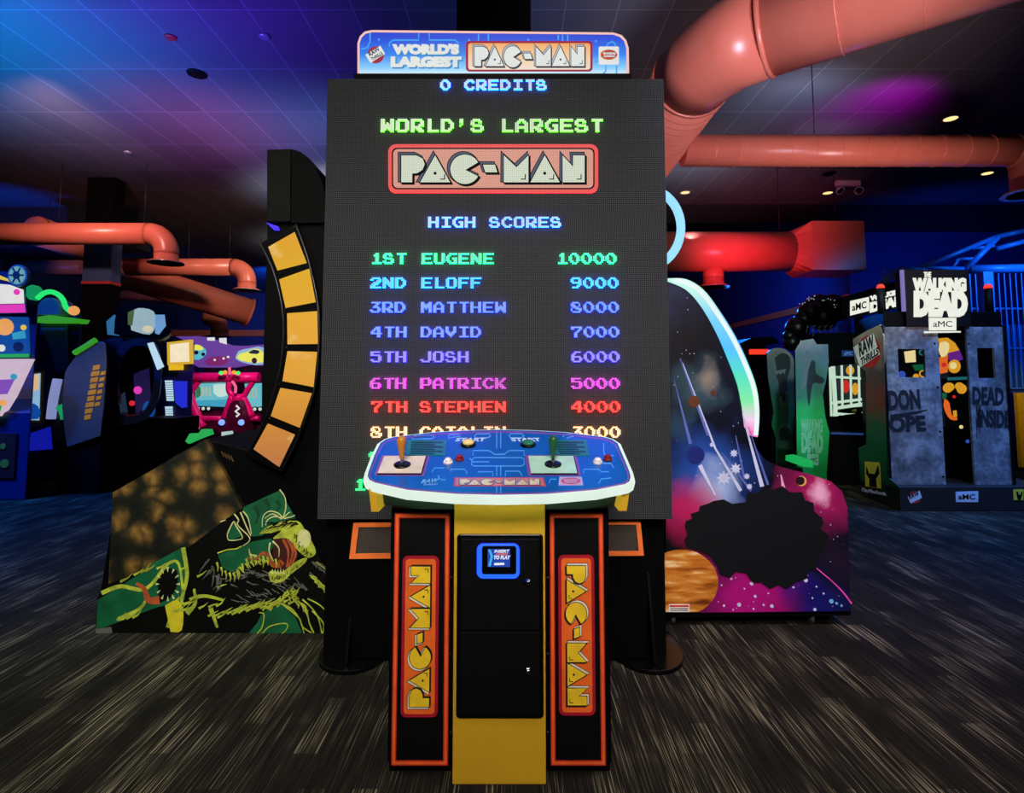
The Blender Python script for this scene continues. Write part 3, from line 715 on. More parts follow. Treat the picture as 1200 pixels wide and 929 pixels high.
mb = MB(); title(mb, lambda x, y: T([(438+(x-118)/944*328, 243+(y-80)/165*27)], 0.0034)[0], PN, mat('panel_cream', (225, 215, 180), 0.3), mat('panel_ink', (20, 40, 110), 0.3), mat('panel_high', (120, 150, 200), 0.3), 0.0006); mb.build('title_lettering', top)
mb = MB(mat('panel_logo_blue', (110, 170, 225), 0.3)); ttext(mb, 'RAW', 285, 246, 352, 262, skew=10, rise=6); ttext(mb, 'THRILLS', 292, 264, 352, 271, skew=4, rise=4, bold=0.02); mb.build('maker_lettering', top)
mb = MB(mat('panel_lilac', (175, 175, 215), 0.3)).prism(T([(838, 270), (938, 270), (932, 236), (842, 236)], 0.002), PN*0.0012)
mb.use(mat('panel_pink', (190, 70, 110))).prism(T(circ(888, 252, 40, 22, 13), 0.0032), PN*0.0006); mb.use(mat('panel_lilac', (175, 175, 215))); ttext(mb, 'BANDAI', 862, 245, 914, 251, 0.0038, 0.0005); ttext(mb, 'NAMCO', 864, 253, 912, 259, 0.0038, 0.0005); mb.build('maker_badge', top)
for q in ([(76, 282), (104, 288), (116, 375), (86, 375)], [(1098, 288), (1126, 280), (1112, 372), (1080, 372)]):
    MB(yellow).prism(fp(k3(q), 1.93), (0, 0.30, 0)).build('end_bracket', con, label='yellow bracket under the panel corner')

# ------------------------------------------------------------------ left cabinet with the creature artwork
LY = 3.14
lc = thing('arcade_cabinet', 'black arcade cabinet with green monster artwork and curved strip of amber windows', 'arcade cabinet', (-1.6, 3.5, 0))
k6 = K(100, 480, 3.097)
bp = P(242, 740, LY)
body = MB(black)
body.prism(fp([(133, 598), (200, 536), (242, 514), (262, 520), (300, 530), (306, 495), (313, 272), (313, 262), (347, 262), (382, 262), (386, 610), (386, 745), (113, 745), (118, 690)], LY+0.03), (0, 0.75, 0))
body.build('body', lc, 0.004)
kt = K(280, 160, 2.325)
tb = MB(mat('speckled_black', (11, 10, 9), 0.5, vary=0.7, scale=60, spec=0.1)).prism(fp(kt([(76, 35), (140, 33), (140, 232), (76, 232)]), LY+0.0), (0, 0.5, 0)); tb.build('top_box', lc, 0.004)
tb = MB(black).prism(fp(kt([(141, 33), (165, 40), (190, 58), (212, 88), (228, 125), (234, 160), (234, 236), (141, 236)]), LY+0.004), (0, 0.48, 0)); tb.build('top_side', lc, 0.004)
MB(glow('violet_lamp', (60, 40, 255), 1.5)).prism(fp(kt([(74, 234), (105, 244), (108, 254), (95, 254)]), LY+0.01), (0, 0.2, 0)).build('under_lamp', lc, label='violet strip lamp under the top box')
lcv = smooth2([(58, 290), (95, 370), (118, 470), (120, 560), (105, 660), (70, 770), (20, 870)], 5)
rcv = smooth2([(155, 238), (190, 340), (215, 460), (218, 560), (205, 690), (165, 810), (115, 915)], 5)
ar = MB(gblack).prism(fp(kt(lcv+rcv[::-1]), LY-0.03), (0, 0.06, 0)); arch = ar.build('window_frame', lc, 0.003, label='curved black frame holding amber windows')
for c_ in (lcv, rcv): MB(steel).tube(fp(kt(c_), LY-0.03), 0.006, 8).build('edge_rail', arch)
def m_amber():
    m, nt, b, tc = newmat('amber_backlit', 0.3); b.inputs['Base Color'].default_value = S(120, 80, 20)
    nz = noise(nt, tc, 7, 4); x, y, z = sep(nt, tc)
    c = ramp(nt, [(0, (188, 118, 78)), (0.16, (208, 140, 62)), (0.35, (228, 168, 66)), (0.62, (236, 176, 58)), (0.82, (226, 178, 40)), (1, (228, 168, 50))], rng(nt, z, 0.95, 2.2))
    nt.links.new(mixc(nt, rng(nt, nz, 0.62, 0.85), c, (250, 235, 170)), b.inputs['Emission Color']); b.inputs['Emission Strength'].default_value = 0.72; return m
AMB = m_amber()
wins = [[(78, 300), (152, 258), (186, 345), (104, 366)], [(108, 388), (192, 358), (210, 452), (126, 468)], [(130, 480), (214, 474), (216, 566), (131, 567)], [(131, 583), (214, 585), (204, 684), (117, 667)], [(112, 683), (200, 698), (166, 795), (85, 762)], [(78, 780), (154, 811), (110, 902), (38, 852)]]
for q in wins:
    c = (sum(a for a, b in q)/4, sum(b for a, b in q)/4); qq = [((a-c[0])*0.97+c[0], (b-c[1])*0.97+c[1]) for a, b in q]
    MB(AMB).prism(fp(kt(qq), LY-0.034), (0, 0.004, 0)).build('amber_window', arch, label='amber backlit window')
for a in ((62, 292), (150, 246), (194, 350), (212, 462), (112, 372), (126, 470), (128, 574), (214, 578), (204, 690), (110, 674), (84, 768), (166, 800), (30, 862), (112, 908)): MB(chrome).lathe([(0.005, 0), (0.004, 0.004)], P(*kt([a])[0], LY-0.036), (0, -1, 0), 8).build('bolt', arch)
# artwork boards
def m_stone():
    m, nt, b, tc = newmat('brown_cobble_art', 0.5)
    x, y, z = sep(nt, tc); cb_ = nt.nodes.new('ShaderNodeCombineXYZ'); nt.links.new(x, cb_.inputs[0]); nt.links.new(z, cb_.inputs[1])
    v = nt.nodes.new('ShaderNodeTexVoronoi'); v.voronoi_dimensions = '2D'; v.inputs['Scale'].default_value = 8; v.inputs['Randomness'].default_value = 0.8
    nz_ = nt.nodes.new('ShaderNodeTexNoise'); nz_.inputs['Scale'].default_value = 9; nz_.inputs['Detail'].default_value = 4; nt.links.new(tc, nz_.inputs['Vector'])
    vm_ = nt.nodes.new('ShaderNodeVectorMath'); vm_.operation = 'MULTIPLY_ADD'; nt.links.new(nz_.outputs['Color'], vm_.inputs[0]); vm_.inputs[1].default_value = (0.12, 0.12, 0); nt.links.new(cb_.outputs[0], vm_.inputs[2]); nt.links.new(vm_.outputs[0], v.inputs['Vector'])
    c = ramp(nt, [(0.18, (140, 106, 50)), (0.36, (104, 76, 36)), (0.54, (56, 46, 24)), (0.7, (20, 24, 14)), (1, (10, 12, 8))], mth(nt, 'ADD', v.outputs['Distance'], mth(nt, 'MULTIPLY', noise(nt, tc, 40, 5), 0.3)))
    nt.links.new(c, b.inputs['Base Color']); return m
ab = MB(m_stone()).prism(fp([(132, 577), (242, 514), (284, 595), (262, 612), (225, 640), (190, 665), (127, 686)], LY), (0, 0.029, 0)).build('stone_art', lc, label='brown stone pattern board')
dk = mat('art_ink', (6, 7, 6), 0.55, spec=0.15); dg = mat('art_green', (10, 92, 58), 0.5, vary=0.3, scale=9); lg = mat('art_lime', (176, 190, 62), 0.5, vary=0.35, scale=26); cr_ = mat('art_cream', (212, 216, 150), 0.5); ro = mat('art_rust', (176, 84, 44), 0.5, vary=0.3); gy = mat('art_grey', (104, 106, 100), 0.5); ye = mat('art_yellow', (214, 200, 40), 0.5); dr = mat('art_maroon', (60, 20, 16), 0.5)
gb = MB(dk).prism(fp([(284, 595), (328, 574), (385, 672), (385, 743), (112, 743), (114, 700), (127, 684), (190, 662), (225, 638), (262, 610)], LY-0.001), (0, 0.03, 0)).build('monster_art', lc, label='black and green monster drawing board')
c3 = K(240, 560, 4.887)
def art(mb, m, pts, t, k=c3): mb.use(m).prism(fp(k(pts), LY-0.001), NF*t)
am = MB()
art(am, dg, [(225, 165), (430, 70), (520, 230), (420, 250), (330, 330), (270, 335), (260, 260), (215, 190)], 0.001)
art(am, dg, [(75, 440), (180, 400), (270, 365), (380, 345), (400, 380), (350, 470), (260, 480), (150, 540), (100, 510)], 0.001)
art(am, dg, [(130, 320), (165, 260), (215, 330), (150, 358)], 0.001)
art(am, dg, [(330, 770), (440, 720), (520, 800), (560, 890), (250, 892), (300, 830)], 0.001)
for x0, y0, x1, y1 in ((285, 160, 320, 260), (345, 120, 380, 210), (410, 130, 440, 190)): art(am, mat('art_deep_green', (6, 58, 38), 0.5), rib([(x0, y0), ((x0+x1)/2+8, (y0+y1)/2), (x1-30, y1)], 26, 8), 0.0014)
am.build('green_ground', gb)
hdm = MB()
art(hdm, lg, smooth2([(312, 320), (350, 285), (410, 258), (470, 245), (540, 250), (575, 300), (632, 400), (630, 440), (590, 455), (545, 425), (505, 380), (470, 345), (430, 345), (390, 345), (440, 300), (380, 315)], 3), 0.002)
art(hdm, dr, smooth2([(395, 350), (470, 345), (520, 400), (530, 450), (490, 515), (450, 530), (420, 500), (390, 440)], 3), 0.0025)
art(hdm, lg, smooth2([(365, 545), (385, 528), (440, 540), (520, 480), (585, 455), (570, 490), (500, 545), (450, 590), (405, 602), (375, 585)], 3), 0.003)
art(hdm, cr_, circ(568, 345, 40, 22, 52), 0.003)
for L in ([(450, 350), (480, 420), (470, 510)], [(475, 350), (505, 420), (480, 510)], [(498, 370), (522, 430), (500, 490)]): art(hdm, ro, rib(smooth2(L), 16, 8), 0.003)
art(hdm, ro, rib(smooth2([(245, 455), (290, 465), (330, 430), (360, 440), (385, 490), (420, 500), (445, 475)]), 8, 34), 0.0035)
art(hdm, cr_, rib(smooth2([(255, 405), (262, 435), (300, 445)]), 4, 9), 0.0035)
for L in ([(390, 360), (425, 400), (425, 450)], [(375, 370), (370, 420), (395, 475)]): art(hdm, cr_, rib(smooth2(L), 10, 3), 0.0035)
for k in range(6): art(hdm, dk, rib([(330+k*26, 310-k*6), (355+k*28, 290-k*7), (390+k*26, 280-k*5)], 2, 7), 0.0028)
for k in range(5): art(hdm, cr_, [(380+k*16, 545), (388+k*16, 520), (394+k*16, 546)], 0.0035)
hdm.build('monster_head', gb)
ln = MB()
for L in ([(430, 65), (460, 110), (465, 170), (450, 225)], [(450, 230), (420, 200), (370, 190), (335, 220), (330, 280)], [(450, 230), (400, 220), (360, 240), (350, 270)], [(450, 228), (480, 200), (490, 195)], [(455, 232), (500, 220), (520, 210)], [(440, 235), (390, 205), (345, 230)],
          [(130, 320), (165, 250), (180, 275), (215, 330), (205, 350), (140, 355), (130, 320)], [(170, 205), (195, 240), (190, 270), (260, 345), (220, 388)], [(205, 195), (250, 300), (265, 330)], [(220, 190), (250, 230), (268, 320)], [(90, 250), (120, 240)], [(75, 430), (130, 410), (180, 405), (210, 390)],
          [(440, 718), (500, 750), (545, 810), (570, 890)], [(530, 700), (580, 750), (600, 830), (625, 885), (610, 860)], [(560, 695), (610, 740), (650, 800), (672, 890)], [(590, 690), (650, 720), (690, 755)], [(615, 760), (680, 830), (675, 890)], [(450, 725), (540, 800), (560, 850), (610, 885)],
          [(330, 890), (370, 850), (440, 832), (475, 838), (465, 870), (440, 890)], [(300, 890), (330, 850), (340, 780), (310, 770)], [(640, 480), (690, 520)], [(610, 565), (660, 600), (695, 635)]):
    art(ln, cr_ if L[0][1] < 400 else lg, rib(smooth2(L), 7, 4), 0.004)
for k in range(16):
    x = 70+k*24; y = 470+60*math.sin(k*0.45)*(1 if k < 9 else 0.3)+(30 if k < 6 else 10); art(ln, lg, rib([(x, y-18), (x+8, y+10), (x+4, y+34)], 12, 2), 0.0035)
for k in range(14):
    x = 60+k*30; y = 560+(k % 4)*16; art(ln, gy, rib([(x, y), (x+40, y+18-(k % 3)*16)], 7, 1), 0.003)
for k in range(18):
    x = 20+k*27; y = 770-(k*6 if k < 16 else 90)+(k % 3)*10; art(ln, lg, rib([(x, y+20), (x+30, y+6), (x+58, y-12)], 14, 2), 0.0032)
for k in range(8):
    x = 600+k*13; y = 540+k*14; art(ln, gy, rib([(x, y), (x+30, y+22)], 6, 1), 0.003)
rnd = random.Random(4)
def fur(path, n_, w, l, ang, m, t, jit=14):
    pp = smooth2(path, 8)
    for k in range(n_):
        x, y = pp[int((len(pp)-1)*k/(n_-1))]; x += rnd.uniform(-jit, jit); y += rnd.uniform(-jit, jit); a = math.radians(ang+rnd.uniform(-25, 25)); L = l*rnd.uniform(.6, 1.3)
        art(ln, m, rib([(x, y), (x+L*.5*math.cos(a)+3, y-L*.5*math.sin(a)), (x+L*math.cos(a), y-L*math.sin(a))], w, 1), t)
fur([(345, 760), (410, 720), (480, 660), (520, 690)], 26, 11, 50, 40, lg, 0.0036)
fur([(480, 655), (530, 700), (560, 740)], 12, 9, 40, -60, lg, 0.0036)
fur([(180, 520), (260, 480), (350, 465)], 22, 9, 34, -70, lg, 0.0036, 8)
fur([(200, 560), (300, 545), (370, 560)], 22, 6, 40, 170, gy, 0.0034)
fur([(20, 480), (60, 540), (110, 600)], 16, 9, 60, -110, gy, 0.0031, 22)
fur([(610, 470), (660, 510), (700, 560)], 14, 6, 40, -35, gy, 0.0034)
fur([(600, 570), (650, 600), (695, 640)], 12, 8, 45, -35, lg, 0.0034)
fur([(400, 260), (470, 250), (540, 265)], 22, 6, 40, 200, dk, 0.0042, 10)
fur([(520, 320), (560, 400), (620, 430)], 20, 5, 26, 240, dk, 0.0042, 12)
fur([(390, 580), (450, 570), (540, 500)], 18, 5, 22, 80, dk, 0.0042, 8)
fur([(400, 640), (500, 620), (600, 620)], 20, 5, 45, 150, gy, 0.0032, 30)
fur([(200, 700), (300, 690), (420, 680)], 16, 5, 45, 160, gy, 0.0032, 24)
fur([(170, 770), (260, 745), (320, 730)], 18, 10, 50, 25, lg, 0.0036, 10)
ln.build('line_work', gb)
# left half of the board: second, smaller head
sh = MB(); A6 = lambda m, pts, t: sh.use(m).prism(fp(k6(pts), LY-0.001), NF*t)
A6(dg, [(45, 690), (190, 600), (240, 560), (350, 500), (372, 580), (360, 690), (250, 720), (120, 770), (40, 800)], 0.001)
A6(dk, smooth2([(260, 610), (290, 580), (330, 580), (335, 630), (310, 680), (270, 700)], 3), 0.002)
for L in ([(60, 665), (130, 640), (220, 650), (300, 560), (340, 560), (355, 660)], [(355, 500), (370, 600), (350, 700), (400, 690)], [(120, 760), (200, 720), (230, 670)], [(380, 690), (430, 675), (500, 690)], [(300, 790), (330, 700), (345, 680)], [(455, 720), (480, 790)], [(370, 740), (400, 700), (395, 650)]):
    A6(lg, rib(smooth2(L), 16, 8), 0.0025)
A6(ro, rib(smooth2([(185, 630), (215, 650), (230, 690), (270, 690)]), 10, 30), 0.003); A6(ye, smooth2([(290, 710), (330, 690), (355, 720), (350, 800), (310, 805)], 3), 0.0028)
A6(gy, [(38, 795), (95, 788), (98, 808), (40, 812)], 0.003)
for k in range(26):
    a = rnd.uniform(0, 1); x = 60+a*430; y = (665-90*math.sin(a*3.0)) if k % 2 else (770-60*a); A6(lg, rib([(x, y), (x+18, y-9), (x+34, y-22+rnd.uniform(-10, 10))], 9, 1), 0.0029)
for k in range(12):
    a = 2*PI*k/12; A6(cr_, rib([(300+44*math.cos(a), 632+62*math.sin(a)), (300+30*math.cos(a), 632+44*math.sin(a))], 8, 1), 0.0029)
sh.build('small_monster_head', gb)
MB(glow('green_lamp', (20, 190, 90), 0.75)).prism(fp([(217, 517), (222, 508), (232, 508), (236, 503), (246, 503), (248, 509), (232, 515), (221, 520)], LY+0.3), (0, 0.03, 0)).build('green_lamp', lc, label='small green lit bumper on the shoulder')  # stands for a lit bumper on the machine behind
for k in range(4): MB(mat('vent_brass', (120, 96, 60), 0.4, 0.6)).prism(fp([(259+k*3.6, 529+k*1.6), (260.2+k*3.6, 528.6+k*1.6), (263.4+k*3.6, 535+k*1.8), (262.2+k*3.6, 535.5+k*1.8)], LY+0.03), NF*0.003).build('vent_slot', lc)
MB(mblack).pbox((118, 743), (384, 749), LY+0.05, 0.6).build('plinth', lc)

# ------------------------------------------------------------------ right cabinet with the space artwork
RY = 3.2
rc = thing('arcade_cabinet', 'arcade cabinet with purple galaxy artwork, saw-edged black opening and rainbow neon arc', 'arcade cabinet', (1.4, 3.55, 0))
def m_galaxy():
    m, nt, b, tc = newmat('galaxy_art', 0.35)
    x, y, z = sep(nt, tc); n1 = noise(nt, tc, 2.6, 5); n2 = noise(nt, tc, 5, 5, (1, 1, 1), (3, 1, 7)); n3 = noise(nt, tc, 1.6, 2, (1, 1, 1), (9, 4, 2))
    base = ramp(nt, [(0.35, (5, 6, 14)), (0.58, (10, 16, 44)), (0.8, (36, 50, 100))], n1)
    def blob(cx, cz, r0, r1, amt):
        dx = mth(nt, 'SUBTRACT', x, cx); dz = mth(nt, 'SUBTRACT', z, cz)
        d = mth(nt, 'SQRT', mth(nt, 'ADD', mth(nt, 'MULTIPLY', dx, dx), mth(nt, 'MULTIPLY', dz, dz)))
        d = mth(nt, 'ADD', d, mth(nt, 'MULTIPLY', mth(nt, 'SUBTRACT', n2, 0.5), 0.35))
        return mth(nt, 'MULTIPLY', rng(nt, d, r1, r0), amt, True)
    def at(px, py): q = P(px, py, RY); return q.x, q.z
    c = base
    for (px, py), r0, r1, col, amt in (((830, 560), 0.05, 0.34, (40, 90, 190), 0.9), ((845, 572), 0.0, 0.18, (170, 200, 240), 0.95), ((805, 600), 0.02, 0.24, (190, 24, 84), 0.9), ((962, 575), 0.02, 0.26, (196, 30, 110), 0.95), ((960, 580), 0.0, 0.08, (250, 190, 220), 0.9),
                                       ((880, 700), 0.10, 0.36, (176, 16, 124), 1.0), ((960, 705), 0.02, 0.2, (20, 24, 110), 0.95), ((945, 690), 0.0, 0.16, (40, 20, 130), 0.8), ((815, 455), 0.0, 0.20, (60, 96, 110), 0.9), ((826, 446), 0.0, 0.10, (150, 140, 126), 0.8), ((790, 500), 0.0, 0.12, (40, 70, 96), 0.8), ((985, 660), 0.02, 0.2, (36, 24, 44), 0.9)):
        c = mixc(nt, blob(*at(px, py), r0, r1, amt), c, col)
    v = nt.nodes.new('ShaderNodeTexVoronoi'); v.inputs['Scale'].default_value = 22; nt.links.new(tc, v.inputs['Vector'])
    c = mixc(nt, mth(nt, 'LESS_THAN', v.outputs['Distance'], 0.065), c, (220, 215, 240))
    nt.links.new(c, b.inputs['Base Color']); return m
GAL = m_galaxy()
inn = smooth2([(783, 329), (804, 339), (821.5, 358), (839, 388), (853, 420), (865, 452), (870, 484), (872, 500)], 4)
sil = [(780, 718), (781, 500)]+inn+[(880, 512), (886, 525), (896, 538), (915, 547), (950, 556), (974, 564), (987, 576), (993, 594), (997, 716)]
sp = MB(GAL).prism(fp(sil, RY), (0, 0.03, 0), black).build('art_panel', rc, label='galaxy artwork side board')
low = P(997, 716, RY).z
MB(black).prism(fp([(780, 719), (782, 340)]+[(a-8, b+8) for a, b in inn]+[(872, 520), (900, 548), (950, 562), (980, 575), (990, 600), (995, 719)], RY+0.031), (0, 0.85, 0)).build('body', rc)
tw = P(774, 440, RY+0.05); MB(black).box(0.62, tw.x, RY+0.05, RY+0.7, low, 2.1).build('tower', rc)
def m_rain():
    m, nt, b, tc = newmat('rainbow_neon', 0.3); b.inputs['Base Color'].default_value = (0.05, 0.05, 0.05, 1)
    x, y, z = sep(nt, tc)
    c = ramp(nt, [(0, (255, 120, 190)), (0.08, (240, 200, 235)), (0.2, (120, 235, 160)), (0.36, (70, 225, 190)), (0.55, (60, 190, 250)), (0.75, (110, 205, 245)), (0.95, (190, 245, 230))], rng(nt, z, 1.08, 1.95))
    nt.links.new(c, b.inputs['Emission Color']); b.inputs['Emission Strength'].default_value = 1.0; return m
RAIN = m_rain()
outc = smooth2([(783, 326), (804, 327), (824, 339), (842, 362), (862, 394), (877, 426), (887, 455), (890, 484), (888, 512)], 4)
inn2 = smooth2([(783, 329.5), (804, 339), (821.5, 358), (839, 388), (853, 420), (865, 452), (872, 484), (886, 512)], 4)
na = MB(RAIN); m_ = min(len(outc), len(inn2))
na.prism(fp(outc+inn2[::-1], RY-0.01), (0, 0.22, 0)); na = na.build('neon_arc', rc, label='rainbow glowing curved tube')
wl = MB(glow('neon_white', (235, 250, 250), 1.0)); oc2 = [(a-3+0.0*b, b+3) for a, b in outc][2:-1]
wl.prism(fp(rib(oc2, 5, 5), RY-0.01), NF*0.004); wl.build('bright_tube', na)
ring = [P(757+41*math.cos(a), 267+46*math.sin(a), RY+0.1) for a in [2*PI*i/40 for i in range(40)]]
nr = MB(glow('ring_neon', (150, 220, 255), 1.1)).tube(ring, 0.026, 12, closed=True).build('neon_ring', rc, label='pale blue glowing ring')
MB(steel).tube([ring[10]+V((0, 0, 0.02)), ring[10]+V((0, 0, -0.02))], 0.03, 12).build('ring_joint', nr)
rb = P(757, 318, RY+0.1); MB(black).box(rb.x-0.05, rb.x+0.05, RY+0.06, RY+0.14, 2.0, rb.z).build('ring_post', rc)
k7 = K(770, 540, 4.224)
# saw-edged opening
pts = [(142, 298), (172, 286), (166, 262), (206, 248), (211, 224), (250, 212), (281, 197), (330, 190), (372, 212), (440, 203), (452, 158), (496, 159), (530, 127), (576, 142), (621, 124), (655, 155), (716, 154), (731, 194), (771, 206), (776, 250), (815, 282), (822, 310), (806, 335), (848, 368), (838, 410), (822, 445), (786, 480), (787, 530), (746, 546), (736, 582), (690, 595), (641, 631), (600, 612), (556, 631), (516, 600), (470, 599), (441, 555), (391, 547), (356, 576), (310, 560), (296, 520), (262, 470), (205, 440), (150, 430), (134, 392), (152, 360), (138, 330)]
MB(mat('dark_opening', (7, 11, 15), 0.7, spec=0.2)).prism(fp(k7(pts), RY), NF*0.006).build('saw_edged_plate', sp, label='black saw-edged plate')
def m_planet():
    m, nt, b, tc = newmat('banded_planet_art', 0.4); n_ = noise(nt, tc, 1, 4, (5, 5, 26))
    nt.links.new(ramp(nt, [(0.3, (110, 48, 14)), (0.45, (190, 110, 30)), (0.58, (222, 150, 60)), (0.7, (250, 225, 170))], n_), b.inputs['Base Color']); return m
pa = [(120+180*math.cos(a), 600+162*math.sin(a)) for a in [math.radians(-118+218*i/30) for i in range(31)]]
pa = [(max(36, x), min(744, y)) for x, y in pa]
MB(m_planet()).prism(fp(k7(pa+[(36, 744)]), RY), NF*0.008).build('planet_print', sp, label='orange banded planet')
MB(mat('blue_planet_art', (24, 40, 120), 0.4)).prism(fp(circ(815, 533, 10.5, 22), RY), NF*0.003).build('planet_print', sp, label='small blue planet')
MB(mat('brown_planet_art', (96, 52, 30), 0.4)).prism(fp(circ(813, 470.5, 7, 18), RY), NF*0.003).build('planet_print', sp, label='small brown planet')
sm_ = MB(mat('gold_rim_art', (230, 180, 90), 0.4)).prism(fp(circ(939, 563.5, 6, 18), RY), NF*0.003); sm_.use(mat('dark_planet_art', (40, 16, 20), 0.4)).prism(fp(circ(937.5, 563, 5, 18), RY), NF*0.004)
sm_.build('planet_print', sp, label='small dark planet with a golden rim')
MB(mat('brown_planet_art', (96, 52, 30))).prism(fp(circ(836, 460, 3, 10), RY), NF*0.003).build('planet_print', sp, label='tiny brown planet')
ice = mat('ice_streak_art', (205, 215, 250), 0.4); blue_s = mat('blue_streak_art', (90, 110, 190), 0.4)
for a, b, w0, w1, m in (((797, 420), (830, 510), 1, 4, blue_s), ((800, 425), (838, 525), 0.5, 2.5, ice), ((790, 445), (809, 520), 0.5, 4, blue_s), ((838, 525), (868, 575), 2, 4, ice), ((820, 545), (838, 580), 5, 1.5, ice), ((870, 485), (893, 570), 1, 5, ice), ((877, 500), (900, 568), 0.5, 3, blue_s), ((846, 530), (880, 575), 1, 3, blue_s), ((862, 510), (872, 560), 1, 2.5, blue_s), ((915, 556), (918, 572), 1, 4, mat('pink_art', (250, 190, 220), 0.4))):
    MB(m).prism(fp(rib([a, b], w0, w1), RY), NF*0.002).build('light_streak', sp)
for cx, cy, r in ((860, 531, 5), (862, 549, 7), (848, 560, 9), (875, 558, 4), (878, 570, 4), (834, 521, 3)):
    MB(ice).prism(fp([(cx+(r if i % 2 == 0 else r*0.55)*math.cos(2*PI*i/16), cy+(r if i % 2 == 0 else r*0.55)*math.sin(2*PI*i/16)) for i in range(16)], RY), NF*0.0025).build('star_burst', sp)
MB(mat('pink_rim_art', (240, 80, 190), 0.4)).prism(fp(k7(rib(smooth2([(788, 530), (860, 590), (920, 650), (962, 705)]), 5, 9)), RY), NF*0.003).build('planet_rim_print', sp)
for cx, cy, r in ((467, 607, 9), (405, 711, 10), (567, 718, 9), (485, 670, 7), (735, 590, 10), (823, 655, 5), (788, 622, 4), (330, 716, 6), (367, 583, 5), (527, 712, 5), (674, 625, 6), (432, 632, 4), (550, 655, 4), (862, 694, 11), (888, 704, 7), (912, 716, 6), (768, 678, 4), (780, 735, 8), (477, 732, 4), (376, 736, 4), (318, 615, 4)):
    MB(ice if cx < 850 else mat('cyan_star_art', (120, 200, 240), 0.4)).prism(fp(k7(circ(cx, cy, r, 10)), RY), NF*0.003).build('star_print', sp)
lb = MB(white).prism(fp(k7([(56, 706), (158, 706), (158, 744), (56, 744)]), RY), NF*0.009); lb.use(mat('label_red', (200, 60, 40), 0.5)).prism(fp(k7([(60, 710), (154, 710), (154, 719), (60, 719)]), RY), NF*0.010); lb.use(gy)
for y in (724, 730, 736): lb.prism(fp(k7([(64, y), (150, y), (150, y+3), (64, y+3)]), RY), NF*0.010)
lb.build('warning_sticker', sp, label='small white warning sticker')
MB(black).prism(fp([(780, 717), (997, 715), (997, 721), (780, 723)], RY+0.01), (0, 0.8, 0)).build('base_rail', rc)
for x, dx_ in ((788, 0), (797, 0.06), (950, 0.0), (975, 0.05)):
    c = P(x, 731, RY+0.06); zb = low-0.03
    cs = MB(chrome); cs.box(c.x-0.016, c.x+0.016, RY+0.04+dx_, RY+0.10+dx_, 0.055, zb+0.005)
    wh = cs.build('caster', rc)
    MB(rubber).lathe([(0.026, -0.011), (0.034, -0.006), (0.034, 0.006), (0.026, 0.011)], (c.x, RY+0.06+dx_, 0.034), (1, 0, 0), 18).build('wheel', wh)

# ------------------------------------------------------------------ zombie cabinet at right
ZY = 6.05
zc = thing('arcade_cabinet', 'tall zombie shooting cabinet with scratched grey metal doors and red beacons', 'arcade cabinet', (4.8, 6.6, 0))
k8 = K(860, 240, 2.512); g7 = K(1000, 300, 5.805); g8 = K(980, 440, 5.4545)
XA = P(1041, 500, ZY).x; XB = P(1184, 500, ZY).x; zt = P(1100, 383, ZY).z; zb = P(1100, 568, ZY).z
bd = MB(black); bd.box(XA+0.02, XB-0.02, ZY+0.4, ZY+0.95, zb, zt); bd.box(XA+0.02, XA+0.06, ZY+0.02, ZY+0.4, zb, zt); bd.box(XB-0.06, XB-0.02, ZY+0.02, ZY+0.4, zb, zt); bd.shear(0.32, ZY).build('body', zc)
MB(black).box(XA+0.01, XB-0.01, ZY+0.02, ZY+0.93, zt, zt+0.17).shear(0.32, ZY).build('roof_box', zc, 0.005)
def m_scratch():
    m, nt, b, tc = newmat('scratched_metal', 0.5)
    n1 = noise(nt, tc, 4, 6); n2 = noise(nt, tc, 20, 5)
    f = mth(nt, 'ADD', mth(nt, 'MULTIPLY', n1, 0.65), mth(nt, 'MULTIPLY', n2, 0.35))
    nt.links.new(ramp(nt, [(0.33, (52, 54, 60)), (0.5, (104, 106, 112)), (0.62, (150, 152, 158)), (0.75, (110, 112, 118))], f), b.inputs['Base Color']); return m
SCR = m_scratch(); paint = mat('black_brush_paint', (24, 26, 34), 0.6)
def holed(mb, x0, x1, z0, z1, hx0, hx1, hz0, hz1, y, d):
    mb.box(x0, hx0, y, y+d, z0, z1); mb.box(hx1, x1, y, y+d, z0, z1); mb.box(hx0, hx1, y, y+d, z0, hz0); mb.box(hx0, hx1, y, y+d, hz1, z1)
def R(a, b, Y): p = P(*a, Y); q = P(*b, Y); return p.x, q.x, q.z, p.z
x0 = XA; x1 = P(1104, 480, ZY).x
h = R((1052, 409), (1085, 442), ZY)
d1 = MB(SCR); holed(d1, x0, x1, zb, zt, h[0], h[1], h[2], h[3], ZY, 0.03); d1 = d1.build('door', zc, 0.003, label='grey metal door with square window and black scrawl')
x2 = P(1138, 480, ZY).x
h2 = R((1145, 408), (1167, 443), ZY)
d2 = MB(SCR); holed(d2, x2, XB, zb, zt, h2[0], h2[1], h2[2], h2[3], ZY, 0.03); d2 = d2.build('door', zc, 0.003, label='grey metal door with dark square window and black scrawl')
def brush(mb, word, k, x0, y0, x1, y1, shear=0, rise=0): mb.use(paint); ptext(mb, word, k, x0, y0, x1, y1, ZY, 0.004, 0.045, shear, rise)
pt = MB(); brush(pt, 'DON', g8, 335, 95, 540, 225, -10, 10); brush(pt, 'OPE', g8, 340, 262, 575, 365, -8, 10)
pt.use(paint).prism(fp(g8([(345, 250), (345, 285), (540, 235), (590, 215), (540, 222)]), ZY), NF*0.004); pt.build('scrawl', d1)
pt = MB(); brush(pt, 'DEAD', g8, 870, 70, 1070, 185, 0, -6); brush(pt, 'INSIDE', g8, 905, 215, 1110, 330, 0, -8)
